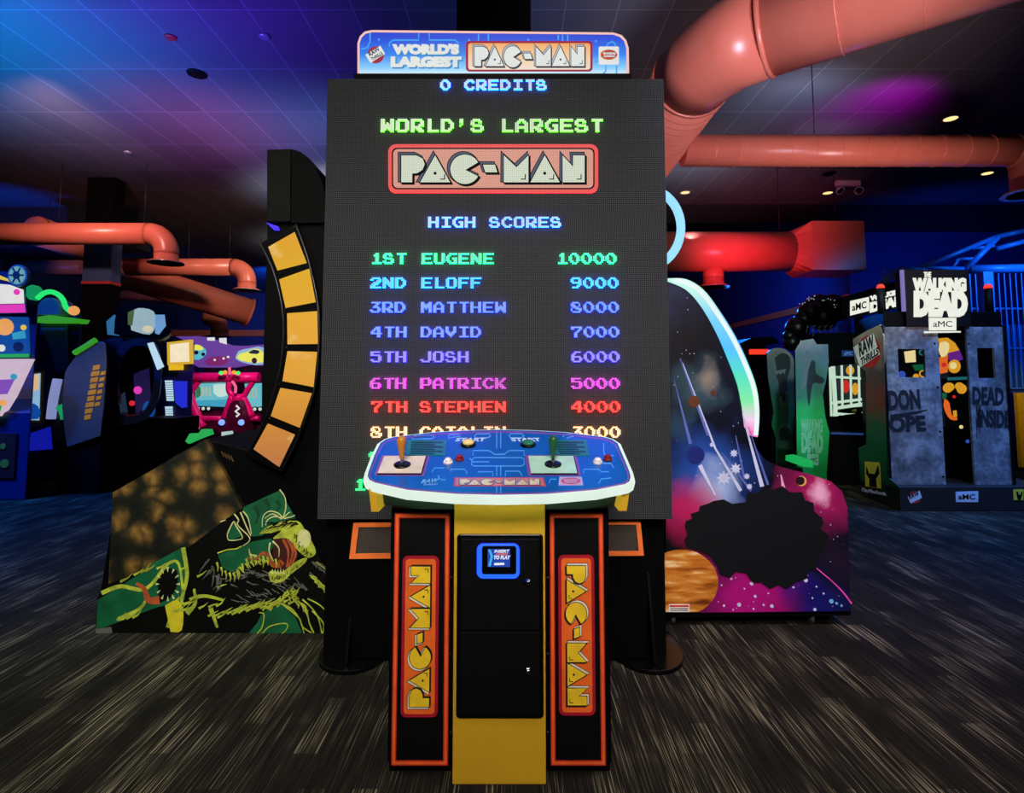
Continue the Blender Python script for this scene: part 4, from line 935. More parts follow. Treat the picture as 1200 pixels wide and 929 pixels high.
for k in range(7): pt.prism(fp(g8(rib([(895+(k % 3)*14, 150+k*20), (900+(k % 2)*12, 250+k*26)], 8, 3)), ZY), NF*0.004)
pt.build('scrawl', d2)
for x in (XA, XB): MB(steel).box(x-0.018, x+0.004 if x == XA else x+0.014, ZY-0.012, ZY+0.05, zb-0.05, zt+0.02).build('corner_rail', zc, 0.003)
for a in ((553, 595), (573, 893), (786, 595)): MB(gblack).lathe([(0.012, 0), (0.008, 0.008)], P(*g7([a])[0], ZY), (0, -1, 0), 8).build('door_bolt', zc)
for a in ((662, 358), (683, 645)): MB(gblack).lathe([(0.012, 0), (0.008, 0.008)], P(*g8([a])[0], ZY), (0, -1, 0), 8).build('door_bolt', zc)
# lit picture seen through the slot and window
GC = {n_: glow('screen_'+n_, c, e) for n_, c, e in (('gold', (235, 165, 40), .8), ('orange', (240, 110, 30), .8), ('purple', (110, 40, 150), .7), ('cream', (245, 225, 160), .85), ('green', (20, 110, 70), .6), ('teal', (40, 120, 130), .6), ('red', (220, 40, 40), .8), ('blue', (60, 90, 200), .7), ('dark', (12, 14, 18), .3))}
IY = ZY+0.38
pic = MB(GC['dark']).pbox((1046, 398), (1136, 500), IY, 0.02)
def gp(n_, pts, k, t): pic.use(GC[n_]).prism(fp(k(pts), IY), NF*t)
gp('gold', [(575, 560), (640, 555), (690, 590), (720, 640), (690, 700), (600, 690)], g7, 0.004); gp('cream', smooth2([(585, 590), (620, 580), (650, 600), (640, 660), (600, 690), (580, 640)], 2), g7, 0.006)
gp('purple', [(640, 660), (720, 640), (745, 700), (690, 730), (640, 700)], g7, 0.006); gp('orange', [(575, 690), (640, 680), (640, 790), (590, 800)], g7, 0.006); gp('gold', circ(685, 750, 42, 18, 46), g7, 0.008); gp('cream', circ(675, 745, 24, 14), g7, 0.01); gp('red', circ(612, 740, 16, 10), g7, 0.01)
gp('gold', circ(650, 890, 36, 16, 30), g7, 0.006); gp('gold', circ(720, 885, 30, 16, 26), g7, 0.006); gp('teal', [(640, 825), (770, 820), (770, 840), (640, 845)], g7, 0.006)
gp('cream', [(345, 650), (420, 640), (425, 720), (355, 725)], g7, 0.004); gp('green', [(400, 740), (490, 735), (490, 775), (420, 780)], g7, 0.005); gp('blue', circ(330, 805, 24, 14), g7, 0.005); gp('gold', circ(425, 820, 20, 12), g7, 0.005); gp('gold', circ(472, 800, 26, 14), g7, 0.004); gp('dark', circ(472, 800, 17, 12), g7, 0.006); gp('teal', circ(466, 655, 22, 12), g7, 0.004); gp('dark', circ(470, 655, 14, 12), g7, 0.006)
pic.build('glowing_picture', zc, label='glowing game picture behind the doors')
pic = MB(black).prism(fp(g8([(670, 20), (850, 20), (850, 360), (700, 360)]), IY), (0, 0.02, 0))
gp('gold', circ(710, 80, 30, 14), g8, 0.006); gp('gold', circ(800, 85, 32, 14), g8, 0.006); gp('green', [(675, 110), (705, 115), (700, 150), (678, 150)], g8, 0.006); gp('red', circ(752, 135, 10, 10), g8, 0.008); gp('orange', smooth2([(690, 150), (720, 170), (735, 250), (765, 260), (770, 285), (730, 280), (700, 240), (685, 190)], 2), g8, 0.006); gp('cream', circ(797, 328, 12, 10), g8, 0.006); gp('blue', circ(838, 420, 12, 10), g8, 0.006); gp('gold', [(745, 225), (765, 222), (770, 260), (750, 262)], g8, 0.008)
pic.build('game_console', zc, label='golden game controls glowing in the gap')
# base
bs = MB(mat('dark_brown_base', (34, 28, 26), 0.5)); xb0 = P(1055, 590, ZY-0.1).x; bs.box(xb0, XB+0.25, ZY-0.1, ZY+0.95, 0.0, zb-0.002).shear(0.3, ZY-0.1)
bs = bs.build('base_platform', zc, 0.006)
by = ZY-0.1
s_ = MB(mat('sticker_pale', (190, 205, 225), 0.5)).prism(fp(g8([(762, 742), (906, 738), (906, 808), (764, 808)]), by), NF*0.004); s_.use(dk); ptext(s_, 'aMC', g8, 780, 758, 888, 792, by-0.004, 0.002, 0.02); s_.build('sticker', bs)
s_ = MB(mat('sticker_red', (170, 40, 40), 0.5)).prism(fp(g8(circ(502, 778, 40, 18)), by), NF*0.003); s_.use(mat('sticker_pale', (190, 205, 225))).prism(fp(g8([(456, 776), (530, 736), (546, 780), (474, 816)]), by), NF*0.005); s_.use(dk); ptext(s_, 'RAW', g8, 468, 764, 532, 792, by-0.005, 0.002, 0.03, -8, 28); s_.build('sticker', bs)
s_ = MB(mat('sticker_yellow', (210, 200, 60), 0.5)).prism(fp(g8([(1130, 728), (1195, 726), (1195, 795), (1132, 795)]), by), NF*0.004); s_.use(dk).prism(fp(g8([(1148, 742), (1160, 742), (1164, 760), (1176, 760), (1180, 742), (1188, 742), (1184, 772), (1172, 795), (1160, 795), (1152, 772)]), by), NF*0.006); s_.build('sticker', bs)
# left flank
p0 = (XA-0.02, ZY, 1); nx = (1, 0, 0)
def SD(pts, k=k8): return [PL(a, b, p0, nx) for a, b in k(pts)]
def m_side():
    m, nt, b, tc = newmat('zombie_side_art', 0.45); x, y, z = sep(nt, tc); n_ = noise(nt, tc, 6, 5)
    nt.links.new(ramp(nt, [(0.0, (8, 26, 16)), (0.22, (16, 84, 48)), (0.4, (40, 96, 62)), (0.55, (110, 60, 48)), (0.72, (70, 64, 60)), (1, (170, 150, 132))], mth(nt, 'ADD', rng(nt, z, 0.1, 2.0), mth(nt, 'MULTIPLY', mth(nt, 'SUBTRACT', n_, 0.5), 0.25))), b.inputs['Base Color']); return m
sd = MB(m_side()).prism(SD([(350, 395), (395, 368), (430, 352), (440, 385), (452, 800), (488, 832), (372, 815), (366, 715), (390, 705), (388, 490), (356, 465)]), (0.018, 0, 0)).build('side_panel', zc, 0.002, label='faded green side board with maker stickers')
NX = V((-1, 0, 0))
def side_text(mb, body, pts, t=0.003, bold=0.03): o, a, b = SD(pts); mb.text(body, o, a-o, b-o, NX, t, bold)
s_ = MB(mat('sticker_red', (170, 40, 40))).prism(SD(circ(398, 432, 34, 20, 48)), NX*0.002); s_.use(white).prism(SD([(352, 420), (410, 378), (430, 440), (372, 478)]), NX*0.004); s_.use(dk); side_text(s_, 'RAW', [(372, 448), (415, 420), (368, 408)], 0.006); side_text(s_, 'THRILLS', [(376, 474), (428, 440), (374, 452)], 0.006); s_.build('sticker', sd)
s_ = MB(mat('sticker_yellow', (210, 200, 60))).prism(SD([(386, 755), (430, 758), (434, 835), (388, 828)]), NX*0.004); s_.use(dk).prism(SD([(392, 768), (398, 790), (416, 792), (426, 765), (430, 790), (420, 806), (422, 832), (400, 828), (400, 806), (390, 790)]), NX*0.006); s_.use(mat('sticker_pale', (190, 205, 225))); side_text(s_, 'PlayMechanix', [(378, 846), (450, 860), (378, 832)], 0.004, 0.02); s_.build('sticker', sd)
# header
MY = ZY-0.03
hq = R((1059.5, 316), (1139, 391), MY)
hs = MB(mat('header_black', (9, 9, 10), 0.5, spec=0.2)).box(hq[0], hq[1], MY, MY+0.16, zt, hq[3]).build('header_box', zc, 0.006)
gt = MB(glow('sign_white', (238, 240, 226), 1.0))
def gtx(body, a, b, c, d, t=0.01, bold=0.0): ptext(gt, body, g7, a, b, c, d, MY, t, bold)
gtx('THE', 478, 108, 526, 145, bold=0.02); gtx('WALKING', 402, 148, 765, 245, bold=0.075); gtx('DEAD', 410, 235, 775, 415, bold=0.085)
gt.prism(fp(g7([(512, 420), (698, 420), (698, 506), (514, 506)]), MY), NF*0.006); gt.prism(fp(g7([(480, 512), (728, 510), (728, 520), (480, 524)]), MY), NF*0.006)
gt.use(dk); gtx('aMC', 540, 442, 668, 482, 0.009, 0.0); gt.build('sign_lettering', hs, label='white glowing letters')
MB(glow('lilac_edge', (150, 140, 220), 0.6)).box(hq[0]-0.03, hq[0]-0.001, MY, MY+0.03, zt+0.17, hq[3]).build('edge_lamp', hs)
for (bx_, byy, bz) in ((1032, 340, 382), (1158, 340, 382)):
    a = P(bx_, 338, ZY+0.1); b = P(bx_, bz, ZY+0.1)
    po = MB(mblack).tube([a, (a.x, a.y, zt+0.16)], 0.04, 12).build('beacon_post', zc)
    MB(glow('beacon_red', (255, 50, 40), 1.3)).lathe([(0.04, 0), (0.04, 0.02), (0.026, 0.045), (0.01, 0.05)], a, (0, 0, 1), 16).build('beacon_lamp', po, label='red beacon lamp')

# ------------------------------------------------------------------ second shooting cabinet behind
WY = 7.3
wc = thing('arcade_cabinet', 'shooting cabinet with barred lit screen and green wavy side board', 'arcade cabinet', (4.3, 7.8, 0))
ke = K(880, 320, 3.3167)
a = P(972, 540, WY); b = P(1016, 540, WY)
MB(black).box(P(975, 500, WY+0.1).x, P(1030, 500, WY+0.1).x, WY+0.35, WY+0.8, 0, P(1000, 390, WY+0.35).z).build('body', wc)
MB(mblack).box(P(975, 500, WY+0.1).x, P(1030, 500, WY+0.1).x, WY+0.1, WY+0.35, 0, P(1000, 507, WY).z).build('gun_shelf', wc, 0.005)
def m_greenlit_art(name, z0, z1, stops):  # grey-green art with green lamp light put into its lower tones
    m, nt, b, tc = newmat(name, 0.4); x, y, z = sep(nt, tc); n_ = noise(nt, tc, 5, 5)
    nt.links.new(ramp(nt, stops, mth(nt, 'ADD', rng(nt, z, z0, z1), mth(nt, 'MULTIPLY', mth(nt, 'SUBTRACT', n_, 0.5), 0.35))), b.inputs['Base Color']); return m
zb_ = 0.0
board = [(172, 300), (195, 262), (243, 254), (256, 276), (300, 276), (303, 345), (292, 420), (280, 470), (290, 560), (306, 620), (295, 780), (296, 840), (180, 830), (176, 500)]
bd = MB(m_greenlit_art('greenlit_board_art', 0.2, 1.95, [(0, (20, 140, 66)), (0.35, (44, 190, 104)), (0.6, (60, 120, 106)), (0.85, (92, 112, 126)), (1, (136, 142, 152))])).prism(fp(ke(board), WY), (0, 0.04, 0), steel).build('side_board', wc, 0.003, label='green wavy edged board with pale letters')
lt = MB(mat('pale_green_print', (120, 200, 160), 0.5)); ptext(lt, 'WALKING', ke, 194, 566, 278, 622, WY, 0.004, 0.06); ptext(lt, 'DEAD', ke, 196, 620, 280, 700, WY, 0.004, 0.07); lt.prism(fp(ke([(218, 702), (262, 702), (262, 748), (220, 744)]), WY), NF*0.003); lt.use(dk); ptext(lt, 'aMC', ke, 224, 718, 258, 734, WY-0.003, 0.002, 0.0); lt.build('board_lettering', bd)
fg = MB(mat('pale_figure_art', (96, 110, 120), 0.5)); fg.prism(fp(ke(smooth2([(208, 310), (218, 300), (226, 320), (224, 400), (210, 440), (196, 446), (205, 380)], 3)), WY), NF*0.002); fg.use(mat('dark_figure_art', (36, 46, 56), 0.5)).prism(fp(ke(smooth2([(222, 380), (236, 340), (250, 348), (252, 390), (285, 410), (275, 430), (240, 430), (226, 520), (216, 440)], 3)), WY), NF*0.003); fg.build('board_figures', bd)
SYW = WY+0.33
sw = MB(glow('barred_screen', (30, 44, 48), 0.6)).prism(fp(ke([(306, 362), (440, 350), (446, 540), (310, 556)]), SYW), (0, 0.02, 0))
pic = sw
def sp_(n_, pts, t): sw.use(GC[n_]).prism(fp(ke(pts), SYW), NF*t)
sp_('red', circ(368, 440, 14, 12, 26), 0.005); sp_('gold', circ(385, 378, 16, 12, 18), 0.005); sp_('gold', circ(405, 450, 12, 12, 24), 0.005)
bar = glow('screen_bars', (205, 235, 210), 0.85)
for a, b, wd in (((318, 362), (330, 556), 16), ((352, 358), (356, 552), 8), ((386, 356), (390, 546), 8), ((418, 354), (422, 542), 8), ((306, 402), (440, 410), 9), ((310, 505), (446, 488), 10), ((306, 366), (312, 556), 8)): sw.use(bar).prism(fp(ke(rib([a, b], wd)), SYW), NF*0.008)
sw.use(bar).prism(fp(ke([(320, 520), (446, 500), (446, 540), (318, 556)]), SYW), NF*0.004)
sw.build('screen', wc, label='glowing screen with pale window bars')
gn = MB(gblack).prism(fp(ke([(345, 530), (400, 522), (442, 518), (444, 532), (420, 548), (412, 545), (380, 545), (345, 542)]), WY+0.2), (0, 0.05, 0)); gn.use(mat('lime_grip', (150, 170, 50), 0.5)).prism(fp(ke([(392, 530), (410, 528), (410, 538), (392, 540)]), WY+0.2), NF*0.004); gn.build('toy_gun', wc, label='black toy gun on the shelf')
sh_ = MB(glow('shelf_edge', (40, 80, 150), 0.5)).prism(fp(ke([(312, 618), (446, 622), (446, 630), (312, 626)]), WY+0.09), (0, 0.01, 0)); sh_.build('shelf_strip', wc)
s_ = MB(mat('dim_blue_plate', (30, 60, 120), 0.5)).prism(fp(ke([(352, 300), (405, 300), (398, 324), (352, 324)]), WY+0.34), NF*0.01); s_.use(mat('plate_ink', (150, 190, 230), 0.5)); ptext(s_, 'aMC', ke, 362, 305, 396, 319, WY+0.33, 0.002, 0.0); s_.build('name_plate', wc)
hh = WY+0.15
hd2 = MB(mat('header_black', (20, 20, 22))).prism(fp(k8([(332, 268), (500, 218), (506, 300), (336, 336)]), hh), (0, 0.12, 0)).build('header_box', wc)
gt = MB(glow('sign_white', (238, 240, 226)))
gt.prism(fp(k8([(342, 283), (397, 271), (398, 312), (342, 326)]), hh), NF*0.006); gt.use(dk); ptext(gt, 'aMC', k8, 348, 292, 390, 313, hh-0.006, 0.003, 0.02, 0, 9)
gt.use(glow('sign_white', (238, 240, 226))); ptext(gt, 'WALKING', k8, 402, 276, 502, 292, hh, 0.008, 0.06, 0, 18) if False else None
ptext(gt, 'WALKING', k8, 400, 268, 502, 284, hh, 0.008, 0.07, 0, 24); ptext(gt, 'DEAD', k8, 400, 287, 502, 318, hh, 0.008, 0.08, 0, 24)
gt.build('sign_lettering', hd2, label='white glowing letters')
MB(steel).box(P(1003, 380, WY+0.4).x, P(1010, 380, WY+0.4).x, WY+0.38, WY+0.44, P(1000, 391, WY+0.35).z-0.01, P(1000, 365, WY+0.3).z).build('header_post', wc)
wire = MB(steel)
for k in range(7):
    c = k8([(225+k*17, 372)])[0]; wire.tube([P(c[0]+4.2*math.cos(t), c[1]+7*math.sin(t), WY+0.4+0.02*k) for t in [2*PI*i/14 for i in range(14)]], 0.006, 5, closed=True)
wire.build('wire_coil', wc, label='coiled barbed wire topper')
gl = MB(glow('green_lamp', (20, 210, 100))).prism(fp(ke([(150, 712), (180, 708), (240, 728), (242, 756), (205, 752), (150, 732)]), WY-0.35), (0, 0.1, 0)); gl.build('step_lamp', wc, label='green glowing step lamp')
MB(black).box(P(925, 545, WY-0.35).x-0.1, P(925, 545, WY-0.35).x+0.16, WY-0.36, WY+0.02, 0, P(925, 548, WY-0.35).z).build('step', wc)

# dinosaur cabinet
JY = 8.3
jc = thing('arcade_cabinet', 'dinosaur game cabinet with grey green side board and bumpy black topper', 'arcade cabinet', (4.0, 8.0, 0))
board = smooth2([(62, 310), (90, 292), (130, 294), (160, 320), (170, 350)], 3)+[(172, 500), (180, 820), (98, 800), (96, 640), (80, 590), (88, 540), (78, 480), (66, 400)]
jb = MB(m_greenlit_art('dinosaur_greenlit_art', 0.2, 1.9, [(0, (10, 70, 44)), (0.35, (26, 110, 70)), (0.6, (52, 92, 92)), (0.85, (104, 112, 116)), (1, (140, 140, 140))])).prism(fp(ke(board), JY), (0, 0.04, 0), steel).build('side_board', jc, 0.003, label='grey green board with an open mouthed dinosaur')
ds = MB(mat('dinosaur_ink', (30, 42, 46), 0.5)); ds.prism(fp(ke(smooth2([(92, 330), (120, 310), (150, 325), (152, 370), (140, 420), (142, 480), (125, 500), (112, 470), (106, 420), (96, 395), (100, 370)], 3)), JY), NF*0.003)
ds.use(mat('dinosaur_maw', (110, 116, 116), 0.5)).prism(fp(ke([(94, 380), (136, 372), (130, 392), (122, 384), (114, 396), (108, 386), (100, 398)]), JY), NF*0.004); ds.prism(fp(ke(rib(smooth2([(116, 480), (122, 516), (136, 500), (138, 460)]), 7, 4)), JY), NF*0.004)
ds.use(mat('emblem_ring', (60, 130, 100), 0.5)).prism(fp(ke(circ(132, 628, 30, 20, 44)), JY), NF*0.002); ds.use(mat('emblem_dark', (16, 60, 44), 0.5)).prism(fp(ke(circ(132, 628, 23, 20, 35)), JY), NF*0.003); ds.use(mat('emblem_ring', (60, 130, 100))).prism(fp(ke([(102, 648), (164, 655), (166, 690), (104, 680)]), JY), NF*0.004); ds.build('board_figures', jb)
MB(black).box(P(905, 500, JY).x, P(968, 500, JY).x, JY+0.06, JY+0.9, 0, P(930, 425, JY+0.06).z).build('body', jc)
tp = MB(mat('topper_black', (8, 8, 10), 0.35))
for cx, cy, r in ((262, 130, 55), (315, 135, 60), (230, 150, 50), (350, 160, 28), (180, 215, 50), (150, 245, 28), (160, 270, 36), (205, 180, 40), (280, 170, 60), (345, 130, 26)): tp.ball(P(*ke([(cx, cy)])[0], JY+0.4), r/3.3167*7.9/650, 8)
tp.build('topper', jc, label='bumpy black head shaped topper')
for i in range(26):
    a = random.uniform(0, PI); c = ke([(265+88*math.cos(a)*random.uniform(.7, 1), 140-55*math.sin(a)*random.uniform(.6, 1))])[0]; MB(glow('topper_spark', (190, 200, 220), 0.8)).ball(P(*c, JY+0.2), 0.007, 4).build('topper_sparkle', jc)

# red-lit cabinet glimpsed beside the neon arc
QY = 9.8
qc = thing('arcade_cabinet', 'dark cabinet with red light bar behind the rainbow neon arc', 'arcade cabinet', (3.6, 9.0, 0))
MB(black).box(P(868, 480, QY).x, P(903, 480, QY).x, QY+0.1, QY+0.8, 0, P(885, 402, QY).z).build('body', qc, 0.006)
MB(glow('red_bar', (255, 60, 40), 1.0)).pbox((880, 409), (901, 415), QY, 0.08).build('light_bar', qc, label='red glowing bar')
mb = MB(glow('dim_screen', (24, 60, 66), 0.5)).pbox((882, 438), (900, 500), QY+0.09, 0.02); mb.use(glow('screen_pale', (180, 220, 220), 0.7)); mb.pbox((886, 441), (897, 444), QY+0.08, 0.01); mb.use(glow('green_lamp', (20, 210, 100))).pbox((886, 452), (898, 458), QY+0.08, 0.01); mb.build('screen', qc)
mb = MB(mblack).prism(fp([(868, 402), (880, 396), (906, 394), (914, 402)], QY), (0, 0.6, 0)); mb.build('roof', qc)
dc = MB(mat('maroon_plastic', (110, 20, 40), 0.4)).prism(fp([(886, 508), (902, 505), (912, 516), (908, 532), (890, 526)], QY-0.3), (0, 0.42, 0)); dc.use(glow('red_bar', (255, 60, 40))).prism(fp([(890, 517), (900, 516), (900, 519), (890, 520)], QY-0.3), NF*0.01); dc.build('control_shelf', qc)

# ------------------------------------------------------------------ blue steel cage far right
CY = 8.6
cg = thing('play_cage', 'blue steel truss cage standing behind the zombie cabinet', 'cage', (7.0, 9.2, 0))
bst = mat('blue_painted_steel', (60, 120, 190), 0.4)
tr = MB(bst)
def bar8(a, b, r, Y=CY, Y2=None): p = P(*k8([a])[0], Y); q = P(*k8([b])[0], Y2 or Y); tr.tube([p, q], r, 8)
bar8((550, 185), (770, 95), 0.035); bar8((770, 95), (900, 65), 0.04); bar8((680, 190), (775, 95), 0.05); bar8((550, 185), (680, 188), 0.03); bar8((640, 190), (660, 160), 0.025); bar8((660, 160), (712, 158), 0.025); bar8((700, 130), (765, 120), 0.025); bar8((690, 190), (900, 186), 0.07)
bar8((770, 130), (900, 95), 0.04); bar8((430, 235), (490, 190), 0.05); bar8((490, 190), (560, 190), 0.04)
tr.build('roof_truss', cg)
for x in (740, 870):
    a = P(*k8([(x, 186)])[0], CY); MB(bst).box(a.x-0.08, a.x+0.08, CY-0.05, CY+0.1, 0, a.z).build('post', cg, 0.006)
a = P(*k8([(556, 190)])[0], CY); MB(bst).box(a.x-0.05, a.x+0.05, CY-0.05, CY+0.05, 0, a.z).build('post', cg, 0.006)
a = P(*k8([(432, 235)])[0], CY); MB(bst).box(a.x-0.05, a.x+0.05, CY-0.05, CY+0.05, 0, a.z).build('post', cg, 0.006)
ms = MB(bst); z0 = P(1150, 455, CY).z; z1 = P(1150, 315, CY).z
for i in range(34): x = P(1040, 400, CY).x+i*0.09; ms.box(x-0.008, x+0.008, CY+0.01, CY+0.026, z0, z1)
for i in range(4): zz = z0+(z1-z0)*i/3; ms.box(P(1040, 400, CY).x, P(1210, 400, CY).x, CY+0.026, CY+0.04, zz-0.01, zz+0.01)
ms.build('mesh_screen', cg)
MB(mat('blue_board', (20, 60, 130), 0.5)).box(P(1186, 500, CY).x, P(1225, 500, CY).x, CY+0.05, CY+0.12, P(1190, 460, CY).z, P(1190, 380, CY).z).build('blue_board', cg)
MB(mat('yellow_board', (214, 168, 24), 0.5)).box(P(1186, 500, CY).x, P(1235, 500, CY).x, CY-0.12, CY-0.06, P(1190, 546, CY).z, P(1190, 460, CY).z).build('yellow_board', cg, label='yellow lower board')
MB(mblack).box(P(1186, 500, CY).x, P(1235, 500, CY).x, CY-0.12, CY-0.06, 0, P(1190, 546, CY).z-0.002).build('kick_board', cg)

# ------------------------------------------------------------------ ducts
def hoop(c, ax, r): return MB(DUCT).lathe([(r, -0.02), (r+0.012, -0.012), (r+0.012, 0.012), (r, 0.02)], c, ax, 28)
def spiral(mb, a, b, r, step):
    a = V(a); b = V(b); d = (b-a); n = int(d.length/step); d.normalize()
    for i in range(1, n): mb.lathe([(r-0.002, -0.007), (r+0.007, 0), (r-0.002, 0.007)], a+d*step*i, d, 28)
def flange(c, r, mname='diffuser'):
    mb = MB(DUCT).lathe([(r, 0.16), (r, 0.03), (r*1.35, 0.0), (r*1.5, -0.02)], c, (0, 0, 1), 28); mb.use(mat('diffuser_silver', (190, 186, 182), 0.3, 0.7)); mb.lathe([(r*1.52, -0.035), (r*1.52, -0.02), (r*1.2, -0.02), (r*1.2, -0.035)], c, (0, 0, 1), 28); mb.use(mblack).lathe([(r*1.2, -0.024), (0.01, -0.024)], c, (0, 0, 1), 28); return mb
def hanger(x, y, z, t): MB(wirem).tube([(x, y, z), (x, y, CZ)], 0.006, 6).build('hanger_rod', t)
wirem = mat('hanger_wire', (24, 24, 28), 0.5)
D1 = thing('air_duct', 'largest orange spiral duct, bending high above the galaxy cabinet', 'air duct', (1.68, 5.5, 4.18), 'orange air ducts')
E = V((1.63, 4.5, 4.18)); 
bend = [V((1.68, 12.0, 4.18)), V((1.68, 5.0, 4.18)), V((1.72, 4.72, 4.18)), V((1.85, 4.46, 4.18)), V((2.05, 4.26, 4.18)), V((4.2, 2.6, 4.18))]
MB(DUCT).tube(bend[:2], 0.36, 32).build('straight_run', D1); MB(DUCT).tube(bend[1:5], 0.362, 32).build('elbow', D1); MB(DUCT).tube(bend[4:], 0.36, 32).build('angled_run', D1)
sm2 = MB(DUCT); spiral(sm2, bend[0], bend[1], 0.36, 0.12); sm2.build('spiral_seam', D1); sm2 = MB(DUCT); spiral(sm2, bend[4], bend[5], 0.36, 0.5); sm2.build('spiral_seam', D1)
for c, ax in ((bend[1], (0, 1, 0)), (bend[4], bend[5]-bend[4])): hoop(c, ax, 0.362).build('collar', D1)
hanger(1.68, 8.5, 4.5, D1); hanger(3.4, 3.22, 4.5, D1)
D2 = thing('air_duct', 'long level orange branch duct hanging above the zombie cabinet', 'air duct', (4, 6.5, 4.14), 'orange air ducts')
y2, z2 = 6.5, 4.13
xe = P(1184, 170, y2).x
arc = [V((xe+0.2*math.sin(t), y2, z2-0.2+0.2*math.cos(t))) for t in [PI/2*i/6 for i in range(7)]]
MB(DUCT).tube([V((2.06, y2, z2)), V((xe, y2, z2))], 0.185, 28).build('straight_run', D2); MB(DUCT).tube(arc+[V((xe+0.2, y2, z2-0.38))], 0.187, 28).build('elbow', D2)
sm2 = MB(DUCT); spiral(sm2, (2.1, y2, z2), (xe, y2, z2), 0.185, 0.3); sm2.build('spiral_seam', D2)
flange((xe+0.2, y2, z2-0.5), 0.187).build('diffuser', D2); x_ = P(954, 150, y2).x; hanger(x_, y2, z2+0.18, D2)
D3 = thing('air_duct', 'red lit duct ending in a square box beside the neon ring', 'air duct', (4.0, 10.8, 3.9), 'orange air ducts')
y3 = 10.8; c3z = P(860, 295, y3).z; xa = P(770, 295, y3).x; xb = P(932, 295, y3).x; r3 = (P(860, 272, y3).z-P(860, 318, y3).z)/2
MB(DUCT).tube([V((xa, y3, c3z)), V((xb, y3, c3z))], r3, 28).build('straight_run', D3)
bx = MB(DUCT); rr = P(1002, 290, y3-0.1).x; n = 24
ringv = [V((xb-0.15, y3+r3*1.0*math.cos(2*PI*i/n+PI/4), c3z+r3*math.sin(2*PI*i/n+PI/4))) for i in range(n)]
def sqp(a, s): k = s/max(abs(math.cos(a)), abs(math.sin(a))); return k*math.cos(a), k*math.sin(a)
sqv = [V((xb+0.12, y3+sqp(2*PI*i/n+PI/4, r3*1.05)[0], c3z+0.03+sqp(2*PI*i/n+PI/4, r3*1.2)[1])) for i in range(n)]
b0 = len(bx.v); bx.v += ringv+sqv
for i in range(n): bx.face((b0+i, b0+(i+1) % n, b0+n+(i+1) % n, b0+n+i))
bx.box(xb+0.12, rr, y3-r3*1.05, y3+r3*1.05, c3z+0.03-r3*1.2, c3z+0.03+r3*1.2); bx.build('square_transition', D3)
xd = P(838, 325, y3-0.1).x; flange((xd, y3, c3z-r3-0.28), 0.2).build('diffuser', D3)
MB(DUCT).tube([V((xd, y3, c3z-r3+0.05)), V((xd, y3, c3z-r3-0.2))], 0.2, 20).build('drop', D3)
hanger(xb-0.3, y3, c3z+r3-0.02, D3); hanger(rr-0.3, y3, c3z+r3, D3)
# left side
def elbow_duct(label, px0, py, px1, Y, r, drop, group=None):
    a = P(px0, py, Y); e = P(px1, py, Y); t_ = thing('air_duct', label, 'air duct', (e.x, Y, e.z), 'orange air ducts')
    q = r*1.7; ar_ = [V((e.x-q+q*math.sin(t), Y, e.z-q+q*math.cos(t))) for t in [PI/2*i/7 for i in range(8)]]
    MB(DUCT).tube([V((a.x, Y, e.z)), V((e.x-q, Y, e.z))], r, 24).build('straight_run', t_); MB(DUCT).tube(ar_+[V((e.x, Y, e.z-q-drop))], r*1.01, 24).build('elbow', t_)
    flange((e.x, Y, e.z-q-drop-0.14), r).build('diffuser', t_); hanger((a.x+e.x)/2, Y, e.z+r-0.02, t_); hanger(e.x-q-0.1, Y, e.z+r-0.02, t_); return t_
elbow_duct('orange duct with an elbow turned down, passing in front of the pillar top', -60, 274, 196, 10.6, 0.21, 0.05)
elbow_duct('orange duct with down-turned elbow above the pink racing game', 150, 313, 290, 13.5, 0.21, 0.05)
elbow_duct('short orange elbow duct nearest the back wall, behind the racing game', 246, 371, 258, 19.0, 0.28, 0.05)
D4 = thing('air_duct', 'orange duct receding to the back, its round end cap facing out', 'air duct', (-8.3, 12, 4.0), 'orange air ducts')
a = P(42, 270, 12.2); b = P(300, 358, 22.0)
b = a*0.84+b*0.16
MB(DUCT).tube([a, b], 0.33, 28).build('straight_run', D4)
MB(DUCT).lathe([(0.02, -0.05), (0.31, -0.04), (0.345, 0.03)], a, b-a, 28).build('end_cap', D4)
c_ = a*0.8+b*0.2; hanger(c_.x, c_.y, c_.z+0.3, D4); c_ = a*0.2+b*0.8; hanger(c_.x, c_.y, c_.z+0.3, D4)
D5 = thing('air_duct', 'thick tan orange duct slanting down behind the elbow ducts', 'air duct', (-8, 16, 3.6), 'orange air ducts')
a = P(138, 318, 14.6); b = P(292, 366, 16.6)
MB(DUCT).tube([a, b], 0.40, 28).build('straight_run', D5); MB(DUCT).lathe([(0.44, -0.03), (0.44, 0.03)], b, (b-a), 28).build('end_collar', D5)
m_ = (a+b)/2; hanger(m_.x, m_.y, m_.z+0.4, D5); hanger(b.x-0.4, b.y-0.4, b.z+0.45, D5)
D6 = thing('air_duct', 'level orange duct behind the prize game header', 'air duct', (-14, 18, 4.6), 'orange air ducts')
a = P(10, 313, 17); b = P(98, 313, 17); MB(DUCT).tube([a, V((b.x, 17, a.z))], 0.22, 20).build('straight_run', D6); hanger(a.x+0.5, 17, a.z+0.2, D6); hanger(b.x-0.3, 17, a.z+0.2, D6)
D7 = thing('air_duct', 'level orange duct behind the cockpit game header', 'air duct', (-12, 21, 4.4), 'orange air ducts')
a = P(120, 346, 21); b = P(240, 346, 21); MB(DUCT).tube([a, V((b.x, 21, a.z))], 0.22, 20).build('straight_run', D7); hanger(a.x+0.5, 21, a.z+0.2, D7); hanger(b.x-0.3, 21, a.z+0.2, D7)

